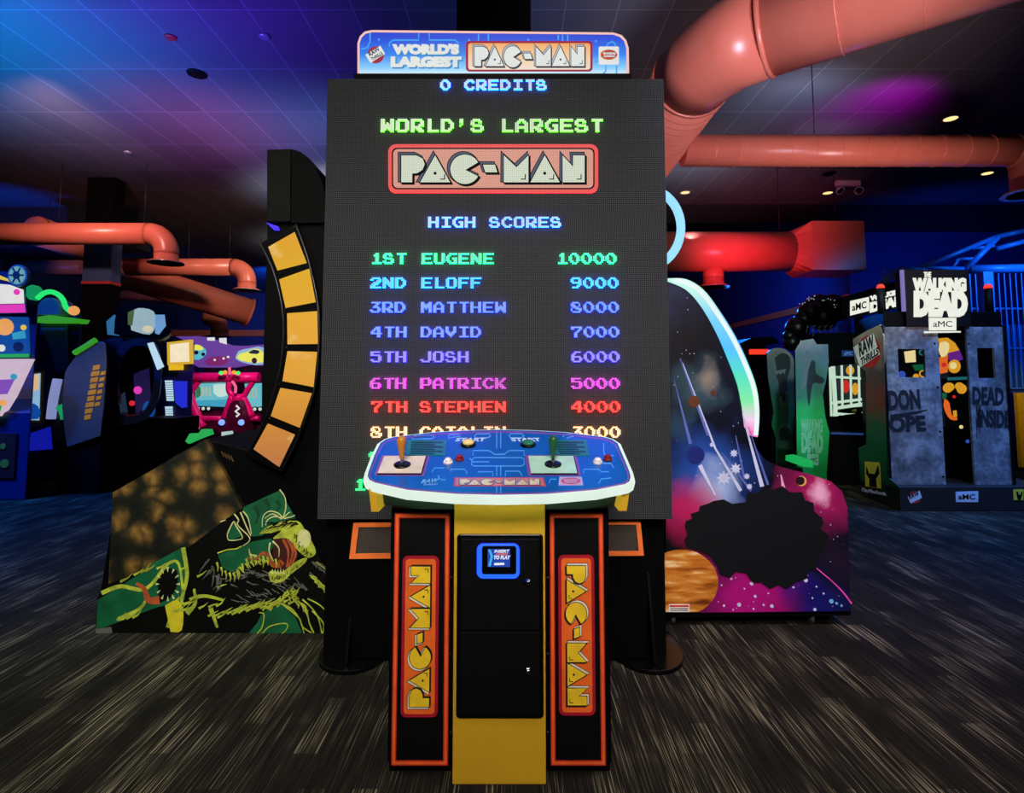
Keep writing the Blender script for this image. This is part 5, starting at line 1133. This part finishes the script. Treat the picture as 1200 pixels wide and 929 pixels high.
# ------------------------------------------------------------------ ceiling fittings
def ceil(px, py): return PL(px, py, (0, 0, CZ), (0, 0, 1))
def downlight(px, py, label):
    c = ceil(px, py); t_ = thing('downlight', label, 'ceiling light', c, 'round ceiling downlights')
    MB(mat('trim_ring', (150, 146, 138), 0.4)).lathe([(0.10, -0.001), (0.13, -0.012), (0.14, -0.001)], c, (0, 0, 1), 20).build('trim_ring', t_)
    MB(glow('warm_bulb', (255, 222, 150), 1.3)).lathe([(0.10, -0.004), (0.07, -0.008), (0.01, -0.008)], c, (0, 0, 1), 20).build('bulb', t_)
downlight(970, 226, 'round warm downlight just left of the white emergency lamp'); downlight(803, 225.5, 'round warm downlight beside the neon ring'); downlight(1114, 139, 'round warm downlight over the level branch duct at right'); downlight(1157, 203, 'round warm downlight below the level branch duct, far right')
def puck(px, py, label, m, r=0.11):
    c = ceil(px, py); o = MB(m).lathe([(r*0.7, -0.03), (r, -0.015), (r, -0.001)], c, (0, 0, 1), 20).build('ceiling_speaker' if r > 0.1 else 'sprinkler_head'); tag(o, label, 'ceiling fitting'); return o
puck(231, 86, 'dark round ceiling speaker in the purple wash', mblack, 0.13); puck(972, 203, 'dark round ceiling speaker above the emergency lamp', mblack, 0.13)
puck(310, 42, 'small pale sprinkler head in the violet wash', mat('pale_metal', (170, 170, 180), 0.4, 0.5), 0.07); puck(150, 178, 'small pale sprinkler head over the dark soffit, left', mat('pale_metal', (170, 170, 180)), 0.07); puck(1029, 46, 'small pale sprinkler head in the dark ceiling, top right', mat('pale_metal', (170, 170, 180)), 0.07); puck(200, 43, 'small red sprinkler head between blue and violet light', mat('red_plastic', (200, 50, 50), 0.4), 0.07)
ey = 8.3; c = ceil(993, 212)
el = thing('emergency_light', 'white twin-headed emergency lamp on the dark ceiling', 'emergency light', c)
wp = mat('white_plastic', (215, 205, 225), 0.4); MB(wp).box(c.x-0.26, c.x+0.26, c.y-0.05, c.y+0.05, CZ-0.11, CZ).build('housing', el, 0.01)
for dx_ in (-0.2, 0.2):
    h_ = MB(wp).lathe([(0.03, 0.10), (0.05, 0.06), (0.085, 0.0), (0.09, -0.02)], (c.x+dx_, c.y-0.05, CZ-0.22), (0.2 if dx_ > 0 else -0.2, 0.7, 0.7), 18).build('lamp_head', el); MB(chrome).lathe([(0.075, -0.021), (0.02, -0.021)], (c.x+dx_, c.y-0.05, CZ-0.22), (0.2 if dx_ > 0 else -0.2, 0.7, 0.7), 18).build('lens', h_)

# ------------------------------------------------------------------ games along the left side
kl = K(0, 290, 3.438); km = K(0, 220, 2.733); kn = K(190, 370, 5.808); kp = K(0, 230, 4.645); kr = K(100, 330, 3.871)
G = lambda n_, c, e=0.9: glow('game_'+n_, c, e)
KS = -0.84
def lit(mb, m, pts, k, Y, t=0.01): mb.use(m).prism(fp(k(pts), Y), NF*t)
# A: prize game at the left edge
AY = 6.5
t_ = thing('arcade_cabinet', 'bright prize game with pink and white header and pale wheel topper', 'arcade cabinet', (-6.8, 7.3, 0))
xa = P(-70, 450, AY).x; xb = P(38, 450, AY).x
MB(mat('blue_cabinet', (16, 34, 96), 0.4)).prism([(xa, AY, 0), (xa, AY, 1.0), (xa, AY+0.25, 1.15), (xa, AY+0.25, 2.3), (xa, AY+0.7, 2.3), (xa, AY+0.7, 0)], (xb-xa, 0, 0)).shear(KS, AY).build('body', t_, 0.01)
hm_ = MB(mat('blue_cabinet', (16, 34, 96))).prism(fp(kl([(-240, 100), (20, 95), (95, 150), (108, 262), (-240, 268)]), AY+0.1), (-0.42, 0.5, 0))
lit(hm_, G('white', (235, 235, 230)), [(-230, 130), (40, 150), (95, 170), (98, 225), (-230, 232)], kl, AY+0.1); lit(hm_, G('magenta', (235, 60, 190)), [(-230, 236), (100, 228), (104, 262), (-230, 266)], kl, AY+0.1); lit(hm_, G('magenta', (235, 60, 190)), circ(72, 180, 12, 14), kl, AY+0.1, 0.02); lit(hm_, G('yellow', (230, 200, 60)), smooth2([(-200, 108), (0, 112), (40, 140), (0, 128), (-200, 122)], 2), kl, AY+0.1); hm_.build('header_sign', t_)
ds = MB(mat('disc_rim', (90, 130, 150), 0.4)).prism(fp(kl(circ(70, 112, 40, 24, 44)), AY+0.05), (0, 0.05, 0)); lit(ds, G('pale_cyan', (130, 200, 215), .6), circ(70, 112, 32, 20, 36), kl, AY+0.05); lit(ds, mat('disc_dark', (30, 50, 70), .5), circ(70, 112, 14, 14, 16), kl, AY+0.05, 0.02)
for k in range(6): a = k*PI/3; lit(ds, mat('disc_dark', (30, 50, 70)), rib([(70+14*math.cos(a), 112+16*math.sin(a)), (70+30*math.cos(a), 112+34*math.sin(a))], 6), kl, AY+0.05, 0.015)
ds.build('wheel_topper', t_, label='pale round wheel topper')
pc = MB(G('blue', (20, 90, 190), .6)).prism(fp(kl([(-240, 275), (108, 280), (115, 430), (-240, 435)]), AY+0.22), (0, 0.03, 0)); lit(pc, G('orange', (245, 170, 90)), circ(20, 320, 36, 16, 34), kl, AY+0.22); lit(pc, G('yellow', (230, 200, 60)), circ(96, 322, 11, 10), kl, AY+0.22); lit(pc, G('cyan', (60, 180, 220), .7), [(50, 345), (100, 335), (105, 365), (55, 370)], kl, AY+0.22); lit(pc, G('white', (235, 235, 230)), circ(8, 405, 14, 12), kl, AY+0.22); lit(pc, mat('disc_dark', (30, 50, 70)), circ(75, 400, 20, 14), kl, AY+0.22); lit(pc, G('green', (40, 190, 90), .7), [(-240, 432), (118, 428), (118, 442), (-240, 446)], kl, AY+0.22); pc.build('picture_panel', t_)
pc = MB(G('pale_pink', (225, 200, 220), .8)).prism(fp(kl([(-200, 450), (112, 448), (40, 600), (-10, 680), (-200, 690)]), AY-0.06), (0, 0.1, 0)); lit(pc, G('violet', (150, 90, 210), .7), [(-200, 540), (60, 530), (30, 590), (-200, 600)], kl, AY-0.06); lit(pc, G('cyan', (60, 180, 220)), circ(58, 520, 12, 10), kl, AY-0.06, .015); lit(pc, G('green', (40, 190, 90)), [(-200, 650), (15, 620), (-10, 690), (-200, 700)], kl, AY-0.06); lit(pc, G('orange', (245, 170, 90)), circ(15, 625, 13, 10), kl, AY-0.06, .02); pc.build('play_screen', t_, label='slanted pink and white play screen')
jk = MB(mat('dark_red_art', (96, 24, 30), .5)).pbox((-40, 508), (16, 560), AY-0.02, 0.02); lit(jk, mat('gold_art', (180, 150, 50), .5), circ(14, 800, 12, 10), kl, AY-0.02); lit(jk, mat('gold_art', (180, 150, 50)), circ(20, 870, 18, 10), kl, AY-0.02); jk.build('lower_art', t_)
# B: game with green neon topper
BY = 7.7
t_ = thing('arcade_cabinet', 'blue game with green neon dome topper between prize game and pillar', 'arcade cabinet', (-6.2, 8.1, 0))
xa = P(36, 450, BY).x; xb = P(74, 450, BY).x
MB(mat('deep_blue_cabinet', (10, 24, 84), 0.4)).prism([(xa, BY, 0), (xa, BY, 0.95), (xa, BY+0.5, 1.3), (xa, BY+0.5, 2.35), (xa, BY+0.75, 2.35), (xa, BY+0.75, 0)], (xb-xa+0.15, 0, 0)).shear(-0.7, BY).build('body', t_, 0.01)
MB(mat('grey_blue_panel', (86, 104, 150), 0.5)).prism(fp(kl([(160, 310), (262, 308), (265, 490), (225, 500), (205, 420)]), BY+0.4), (0, 0.05, 0)).build('back_board', t_)
dm = MB(mat('dome_grey', (110, 130, 150), 0.4)).prism(fp(kl(smooth2([(150, 270), (155, 230), (180, 205), (215, 205), (238, 235), (240, 270)], 4)), BY+0.3), (0, 0.3, 0)); dm.build('dome', t_)
nn = MB(G('neon_green', (40, 225, 110), 1.1)).tube(fp(kl(smooth2([(150, 205), (175, 185), (205, 178), (235, 190), (255, 212), (265, 240), (290, 262)], 4)), BY+0.28), 0.035, 10); nn.use(G('orange', (245, 170, 90))).ball(P(*kl([(298, 254)])[0], BY+0.28), 0.07, 8); nn.build('neon_outline', t_, label='green neon outline')
MB(G('lime', (60, 170, 40), .7)).prism(fp(kl([(128, 282), (200, 272), (300, 284), (290, 300), (130, 300)]), BY+0.27), (0, 0.3, 0)).build('topper_tray', t_)
MB(G('neon_green_soft', (20, 170, 100), .7)).prism(fp(kl(smooth2([(105, 160), (130, 150), (150, 170), (145, 200), (120, 210), (105, 195)], 3)), BY+0.28), (0, 0.1, 0)).build('green_lamp', t_)
pc = MB(mat('gold_trim', (190, 160, 60), .4)).prism(fp(kl([(40, 700), (100, 505), (172, 496), (166, 706)]), BY-0.4), (0, 0.03, 0)); lit(pc, G('pale_blue', (150, 195, 235), .8), [(50, 690), (106, 514), (164, 506), (158, 696)], kl, BY-0.4, .006); lit(pc, G('peach', (240, 200, 150), .8), [(80, 600), (110, 515), (160, 510), (158, 570)], kl, BY-0.4, .01); lit(pc, G('blue', (20, 90, 190)), smooth2([(60, 660), (90, 630), (120, 625), (156, 640), (156, 690), (60, 690)], 2), kl, BY-0.4, .012); pc.build('play_screen', t_, label='slanted gold framed play screen')
MB(mat('deep_blue_cabinet', (10, 24, 84))).prism([(xa, BY-0.42, 0), (xa, BY-0.42, 0.78), (xa, BY-0.001, 0.9), (xa, BY-0.001, 0)], (xb-xa+0.1, 0, 0)).shear(-0.7, BY-0.42).build('front_ledge', t_, 0.01)
MB(G('deep_blue', (20, 30, 190), .6)).prism(fp(kl([(62, 770), (205, 720), (212, 812), (70, 822)]), BY-0.43), NF*0.01).build('blue_panel', t_)
# C: sit-down game with yellow lettering
CYY = 6.8
t_ = thing('arcade_cabinet', 'dark sit-down cabinet with an upright band of yellow print on its side', 'arcade cabinet', (-5.2, 7.1, 0))
o_ = smooth2([(262, 500), (300, 445), (350, 400), (400, 380), (425, 385)], 3)+[(430, 470), (420, 620), (405, 760), (270, 805), (262, 760), (250, 640)]
cb = MB(mat('charcoal_side', (64, 68, 76), 0.45)).prism(fp(kl(o_), CYY), (-0.42, 0.6, 0)).build('side_shell', t_, 0.008)
yl = MB(mat("amber_print", (235, 150, 20), 0.5))
for k in range(9):
    f0 = k/9; f1 = f0+0.085; c0 = 352+40*f0; hw = 13+(k*7 % 5)
    yl.prism(fp(kl([(c0-hw, 695-225*f0), (c0+hw, 690-225*f0), (c0+hw+3, 690-225*f1), (c0-hw+3, 695-225*f1)]), CYY), NF*0.005)
    if 1 < k < 8: yl.prism(fp(kl([(c0+22, 690-225*f0), (c0+42, 686-225*f0), (c0+44, 690-225*f1), (c0+24, 694-225*f1)]), CYY), NF*0.005)
yl.build('side_print', cb, label='upright band of yellow print')
MB(G('lime', (60, 170, 40))).tube(fp(kl([(300, 425), (350, 395), (385, 372)]), CYY), 0.035, 8).build('roof_lamp', cb, label='green strip lamp')
MB(G('lavender', (150, 160, 220), .7)).tube(fp(kl(smooth2([(205, 690), (215, 610), (232, 530)], 3)), CYY+0.1), 0.05, 8).build('edge_lamp', t_)
MB(G('neon_green_soft', (20, 170, 100))).tube(fp(kl(smooth2([(240, 640), (255, 660), (262, 690)], 3)), CYY+0.05), 0.045, 8).build('green_lamp', t_)
MB(black).gbox(70, 118, 520, CYY+0.05, 0.5).build('base', t_, 0.01)
st_ = MB(mat('seat_navy', (16, 24, 48), 0.5)).prism(fp(kl(smooth2([(215, 700), (240, 560), (300, 480), (262, 620), (255, 760), (215, 790)], 3)), CYY+0.15), (0, 0.4, 0)); st_.build('front_shell', t_)
# D: round cockpit game
DYY = 7.5
t_ = thing('arcade_cabinet', 'round black cockpit game with glowing picture header beside the pillar', 'arcade cabinet', (-4.7, 7.4, 0))
oo = smooth2([(105, 560), (112, 420), (135, 330), (175, 275), (230, 255), (290, 262), (330, 300), (345, 400), (335, 520), (300, 600), (240, 640), (105, 660)], 3)
rr_ = smooth2([(150, 560), (150, 440), (168, 350), (205, 300), (250, 290), (290, 310), (312, 400), (300, 510), (270, 580), (220, 610), (155, 600)], 3)
bd = MB(mat('navy_shell', (18, 30, 62), 0.35)); nn_ = len(oo)
bd.prism([q+V((-0.34, 0, 0)) for q in fp(kr(oo), DYY+0.55)], (-0.12, 0.2, 0))
sg = list(zip(oo, [min(rr_, key=lambda q: (q[0]-p_[0])**2+(q[1]-p_[1])**2) for p_ in oo]))
for i in range(nn_-1): bd.prism(fp(kr([sg[i][0], sg[i+1][0], sg[i+1][1], sg[i][1]]), DYY), (-0.34, 0.55, 0))
bd.build('cockpit_shell', t_)
ins2 = MB(black).prism(fp(kr(rr_), DYY+0.5), (0, 0.04, 0)); lit(ins2, G('violet_deep', (40, 30, 90), .5), [(220, 420), (290, 390), (300, 560), (230, 600)], kr, DYY+0.5); lit(ins2, G('magenta', (235, 60, 190)), circ(241, 492, 18, 14), kr, DYY+0.5, .02); lit(ins2, G('red', (230, 40, 50), .9), circ(214, 551, 12, 12), kr, DYY+0.5, .02); lit(ins2, G('blue', (20, 90, 190)), circ(290, 580, 28, 14, 40), kr, DYY+0.5, .015); lit(ins2, G('slate', (50, 70, 100), .4), [(150, 520), (180, 500), (195, 610), (165, 620)], kr, DYY+0.5); lit(ins2, G('blue_spot', (30, 70, 230), .9), circ(130, 665, 14, 10), kr, DYY+0.3); ins2.build('inner_screen', t_, label='dark inside with violet and red lights')
hd_ = MB(black).prism(fp(kr(smooth2([(130, 235), (138, 150), (170, 105), (230, 90), (320, 105), (380, 160), (388, 230), (330, 262), (220, 245)], 3)), DYY-0.02), (-0.3, 0.5, 0)); hd_ = hd_.build('header_hood', t_)
pc = MB(G('frost', (170, 200, 210), .75)).prism(fp(kr(smooth2([(200, 150), (240, 120), (310, 135), (318, 200), (290, 240), (210, 220)], 3)), DYY-0.02), NF*0.008); lit(pc, G('pale_blue2', (120, 170, 225), .8), [(320, 150), (360, 150), (366, 200), (335, 240), (318, 235)], kr, DYY-0.02); lit(pc, G('olive', (90, 120, 60), .6), [(195, 140), (225, 125), (215, 200), (196, 195)], kr, DYY-0.02, .012); lit(pc, G('cream2', (230, 220, 190), .8), circ(285, 215, 24, 14, 16), kr, DYY-0.02, .014); pc.build('header_picture', hd_, label='frosty glowing picture')
MB(G('skyblue', (60, 130, 190), .6)).prism(fp(kr([(95, 180), (130, 150), (138, 240), (100, 240)]), DYY+0.1), (0, 0.2, 0)).build('side_lamp', t_)
MB(black).gbox(118, 205, 490, DYY+0.1, 0.6).build('base', t_, 0.01)
lt_ = MB(G('ice', (190, 225, 245), .95)).prism(fp(kr([(285, 280), (310, 275), (358, 385), (330, 400)]), DYY-0.01), NF*0.02); lt_.build('slanted_lamp', t_, label='pale slanted light panel')
# E: narrow machine with white lamp columns
EY = 8.6
t_ = thing('arcade_cabinet', 'narrow blue machine with cream sign and two white lamp columns', 'arcade cabinet', (-4.9, 8.4, 0))
xa = P(190, 450, EY).x; xb = P(226, 450, EY).x
MB(mat('blue_cabinet', (16, 34, 96))).box(xa, xb, EY, EY+0.7, 0, P(200, 402, EY).z).shear(-0.6, EY).build('body', t_, 0.01)
hs_ = MB(G('gold2', (235, 190, 60), .8)).prism(fp(kr([(370, 275), (480, 262), (482, 372), (372, 378)]), EY-0.06), (0, 0.055, 0)); lit(hs_, G('cream3', (250, 235, 200), .95), [(385, 285), (470, 275), (472, 362), (386, 366)], kr, EY-0.06, .006); lit(hs_, G('gold3', (240, 190, 30), .9), [(378, 378), (446, 376), (446, 400), (380, 402)], kr, EY-0.06, .006); hs_.build('sign', t_, label='cream lit sign with gold rim')
lp = MB(G('ice', (190, 225, 245)))
for a, b in ((448, 540), (566, 662)):
    q = MB(G('ice', (190, 225, 245))).prism(fp(kr([(368, a), (396, a), (402, b), (376, b)]), EY), NF*0.04); q.use(mat('lamp_rib', (60, 90, 120), .5))
    for k in range(1, 9): y = a+(b-a)*k/9; q.prism(fp(kr([(368, y-1.2), (402, y-1.2), (402, y+1.2), (368, y+1.2)]), EY), NF*0.044)
    q.build('lamp_column', t_, label='white ribbed lamp column')
bq = MB(G('deep_blue2', (30, 50, 230), .8)).prism(fp(kr([(405, 450), (462, 452), (462, 570), (440, 572), (412, 550)]), EY), NF*0.02); bq.build('blue_screen', t_)
MB(mat('navy_shell', (18, 30, 62))).pbox((258, 500), (268, 512), EY-0.3, 0.2) if False else None
MB(G('coral', (240, 110, 80), .7)).prism(fp(kr([(335, 770), (370, 760), (415, 768), (400, 785), (340, 790)]), EY-0.5), (0, 0.5, 0)).build('floor_lamp_strip', t_) if False else None
# F: twin racing game
RCY = 9.4
t_ = thing('racing_game', 'twin driving game with magenta frames under a purple header with cars', 'arcade game', (-4.9, 9.9, 0))
mgt = mat('magenta_gloss', (205, 24, 120), 0.25); 
MB(mat('maroon_shell', (70, 10, 44), 0.4)).box(P(222, 450, RCY).x, P(316, 450, RCY).x, RCY+0.4, RCY+0.9, 0, P(260, 425, RCY).z).build('body', t_, 0.01)
hd_ = MB(G('violet2', (110, 70, 170), .75)).prism(fp(kn([(90, 140), (250, 138), (330, 160), (440, 200), (560, 205), (700, 195), (690, 340), (560, 330), (440, 350), (250, 350), (190, 320), (185, 180)]), RCY), (0, 0.3, 0)); hd_ = hd_.build('header_sign', t_, label='purple glowing header with two cars')
cr2 = MB(); L_ = lambda m, pts, t: lit(cr2, m, pts, kn, RCY, t)
L_(G('frost2', (150, 200, 230), .8), smooth2([(500, 290), (520, 240), (600, 220), (690, 215), (690, 330), (580, 325), (520, 305)], 2), .006)
L_(G('car_yellow', (235, 235, 90), .95), smooth2([(510, 285), (530, 258), (580, 245), (620, 225), (660, 228), (692, 255), (690, 315), (610, 318), (540, 305)], 2), .012); L_(mat('car_glass', (20, 60, 60), .3), smooth2([(590, 248), (625, 230), (665, 240), (650, 260), (600, 256)], 2), .016); L_(mat('car_tyre', (14, 16, 18), .5), circ(630, 305, 18, 14, 20), .016)
L_(G('cyan2', (90, 200, 220), .8), smooth2([(190, 240), (240, 210), (290, 220), (300, 260), (250, 300), (195, 290)], 2), .008); L_(G('car_yellow', (235, 235, 90)), smooth2([(195, 205), (240, 195), (280, 215), (270, 235), (210, 230)], 2), .012); L_(mat('car_tyre', (14, 16, 18)), circ(235, 250, 14, 12), .014); L_(mat('car_tyre', (14, 16, 18)), circ(282, 262, 12, 12), .014); L_(G('plum', (140, 40, 120), .7), smooth2([(290, 310), (340, 280), (440, 275), (450, 310), (400, 340), (310, 335)], 2), .008)
for c_ in ((360, 300), (420, 290), (450, 280)): L_(G('white', (235, 235, 230)), circ(*c_, 8, 10), .012)
L_(G('white', (235, 235, 230)), [(308, 148), (358, 146), (360, 170), (310, 168)], .012); L_(G('white', (235, 235, 230)), [(390, 152), (438, 150), (440, 195), (392, 180)], .012)
cr2.build('car_pictures', hd_)
for ux in (0, 355):
    off = lambda pts: [(x+ux, y) for x, y in pts]
    if ux == 0: q = [(225, 460), (450, 455), (448, 620), (232, 612)]
    else: q = [(560, 462), (668, 458), (668, 625), (590, 620)]
    sc2 = MB(G('sky_cyan', (110, 200, 215), .85)).prism(fp(kn(q), RCY+0.32), (0, 0.06, 0))
    if ux == 0:
        lit(sc2, G('pool', (60, 170, 205), .85), [(232, 575), (448, 570), (448, 620), (232, 612)], kn, RCY+0.32); lit(sc2, G('haze', (205, 232, 225), .9), smooth2([(350, 470), (445, 465), (445, 540), (380, 550), (350, 520)], 2), kn, RCY+0.32, .006)
        for x in (272, 296, 320): lit(sc2, G('columns', (180, 205, 180), .8), [(x, 480), (x+12, 480), (x+12, 545), (x, 545)], kn, RCY+0.32, .012)
        lit(sc2, G('foliage', (60, 130, 90), .7), smooth2([(232, 500), (255, 480), (262, 540), (236, 560)], 2), kn, RCY+0.32, .008)
    else:
        for x in (590, 612, 634): lit(sc2, G('columns', (180, 205, 180)), [(x, 485), (x+10, 485), (x+10, 560), (x, 560)], kn, RCY+0.32, .012)
    sc2.build('screen', t_, label='cyan racing screen')
fr = MB(mgt)
def ft(pts, r, Y=RCY+0.15): fr.tube(fp(kn(smooth2(pts, 3)), Y), r, 8)
ft([(155, 440), (180, 520), (205, 600), (245, 690), (280, 760)], 0.075); ft([(270, 425), (225, 480), (190, 540), (200, 620)], 0.05); ft([(455, 440), (455, 510), (490, 545), (555, 545), (590, 490), (630, 430)], 0.05); ft([(480, 545), (450, 640), (430, 700)], 0.07); ft([(550, 560), (580, 620), (610, 690)], 0.07); ft([(520, 545), (515, 600), (515, 690)], 0.10); ft([(200, 700), (420, 700)], 0.05); ft([(560, 700), (665, 700)], 0.05); ft([(160, 420), (660, 420)], 0.09)
fr.build('roll_cage', t_, label='glossy magenta tube frame')
for L in ([(458, 350), (460, 400)], [(475, 445), (500, 480), (498, 525)], [(158, 465), (175, 520)], [(468, 635), (465, 700)], [(415, 750), (510, 750)], [(195, 810), (215, 770), (250, 765)]): MB(G('pink_line', (255, 100, 150), 1.0)).tube(fp(kn(smooth2(L, 2)), RCY+0.02), 0.022, 6).build('pink_lamp', t_)
for c_, m in (((403, 388), G('lamp_green', (60, 250, 110), 1.2)), ((430, 384), G('lamp_amber', (255, 160, 40), 1.1)), ((490, 384), G('lamp_amber', (255, 160, 40))), ((518, 389), G('lamp_green', (60, 250, 110))), ((155, 386), G('lamp_amber', (255, 160, 40))), ((175, 386), G('lamp_green', (60, 250, 110)))):
    p_ = P(*kn([c_])[0], RCY-0.03); MB(m).lathe([(0.035, 0), (0.03, 0.03), (0.01, 0.04)], p_, (0, -1, 0), 12).build('signal_lamp', t_)
se = MB(mat('maroon_shell', (70, 10, 44))).prism(fp(kn(smooth2([(380, 800), (385, 720), (430, 700), (460, 600), (520, 580), (555, 700), (570, 790)], 3)), RCY-0.1), (0, 0.3, 0)); lit(se, G('white', (235, 235, 230)), rib([(505, 610), (525, 630), (500, 650), (525, 670), (505, 685)], 14), kn, RCY-0.1); se = se.build('seat', t_, label='magenta seat back with white script')
for x in (407, 540): MB(G('headlamp_blue', (120, 160, 255), 1.4)).lathe([(0.05, 0), (0.045, 0.03), (0.01, 0.04)], P(*kn([(x, 725)])[0], RCY-0.1), (0, -1, 0), 14).build('headlamp', se, label='blue headlamp')
pl = MB(G('plate', (190, 220, 215), .8)).prism(fp(kn([(408, 790), (480, 782), (485, 800), (420, 830), (408, 825)]), RCY-0.1), NF*0.02); pl.build('number_plate', se)
for x, y in ((280, 636), (630, 640)):
    w_ = MB(gblack)
    for dx in (-32, 4, 40): w_.use(gblack).lathe([(0.06, 0), (0.06, 0.02)], P(*kn([(x+dx, y)])[0], RCY+0.2), (0, -1, 0), 14); w_.use(G('dial', (220, 230, 220), .8)).lathe([(0.03, 0.02), (0.02, 0.024)], P(*kn([(x+dx, y-6)])[0], RCY+0.2), (0, -1, 0), 10)
    w_.build('dial_cluster', t_)
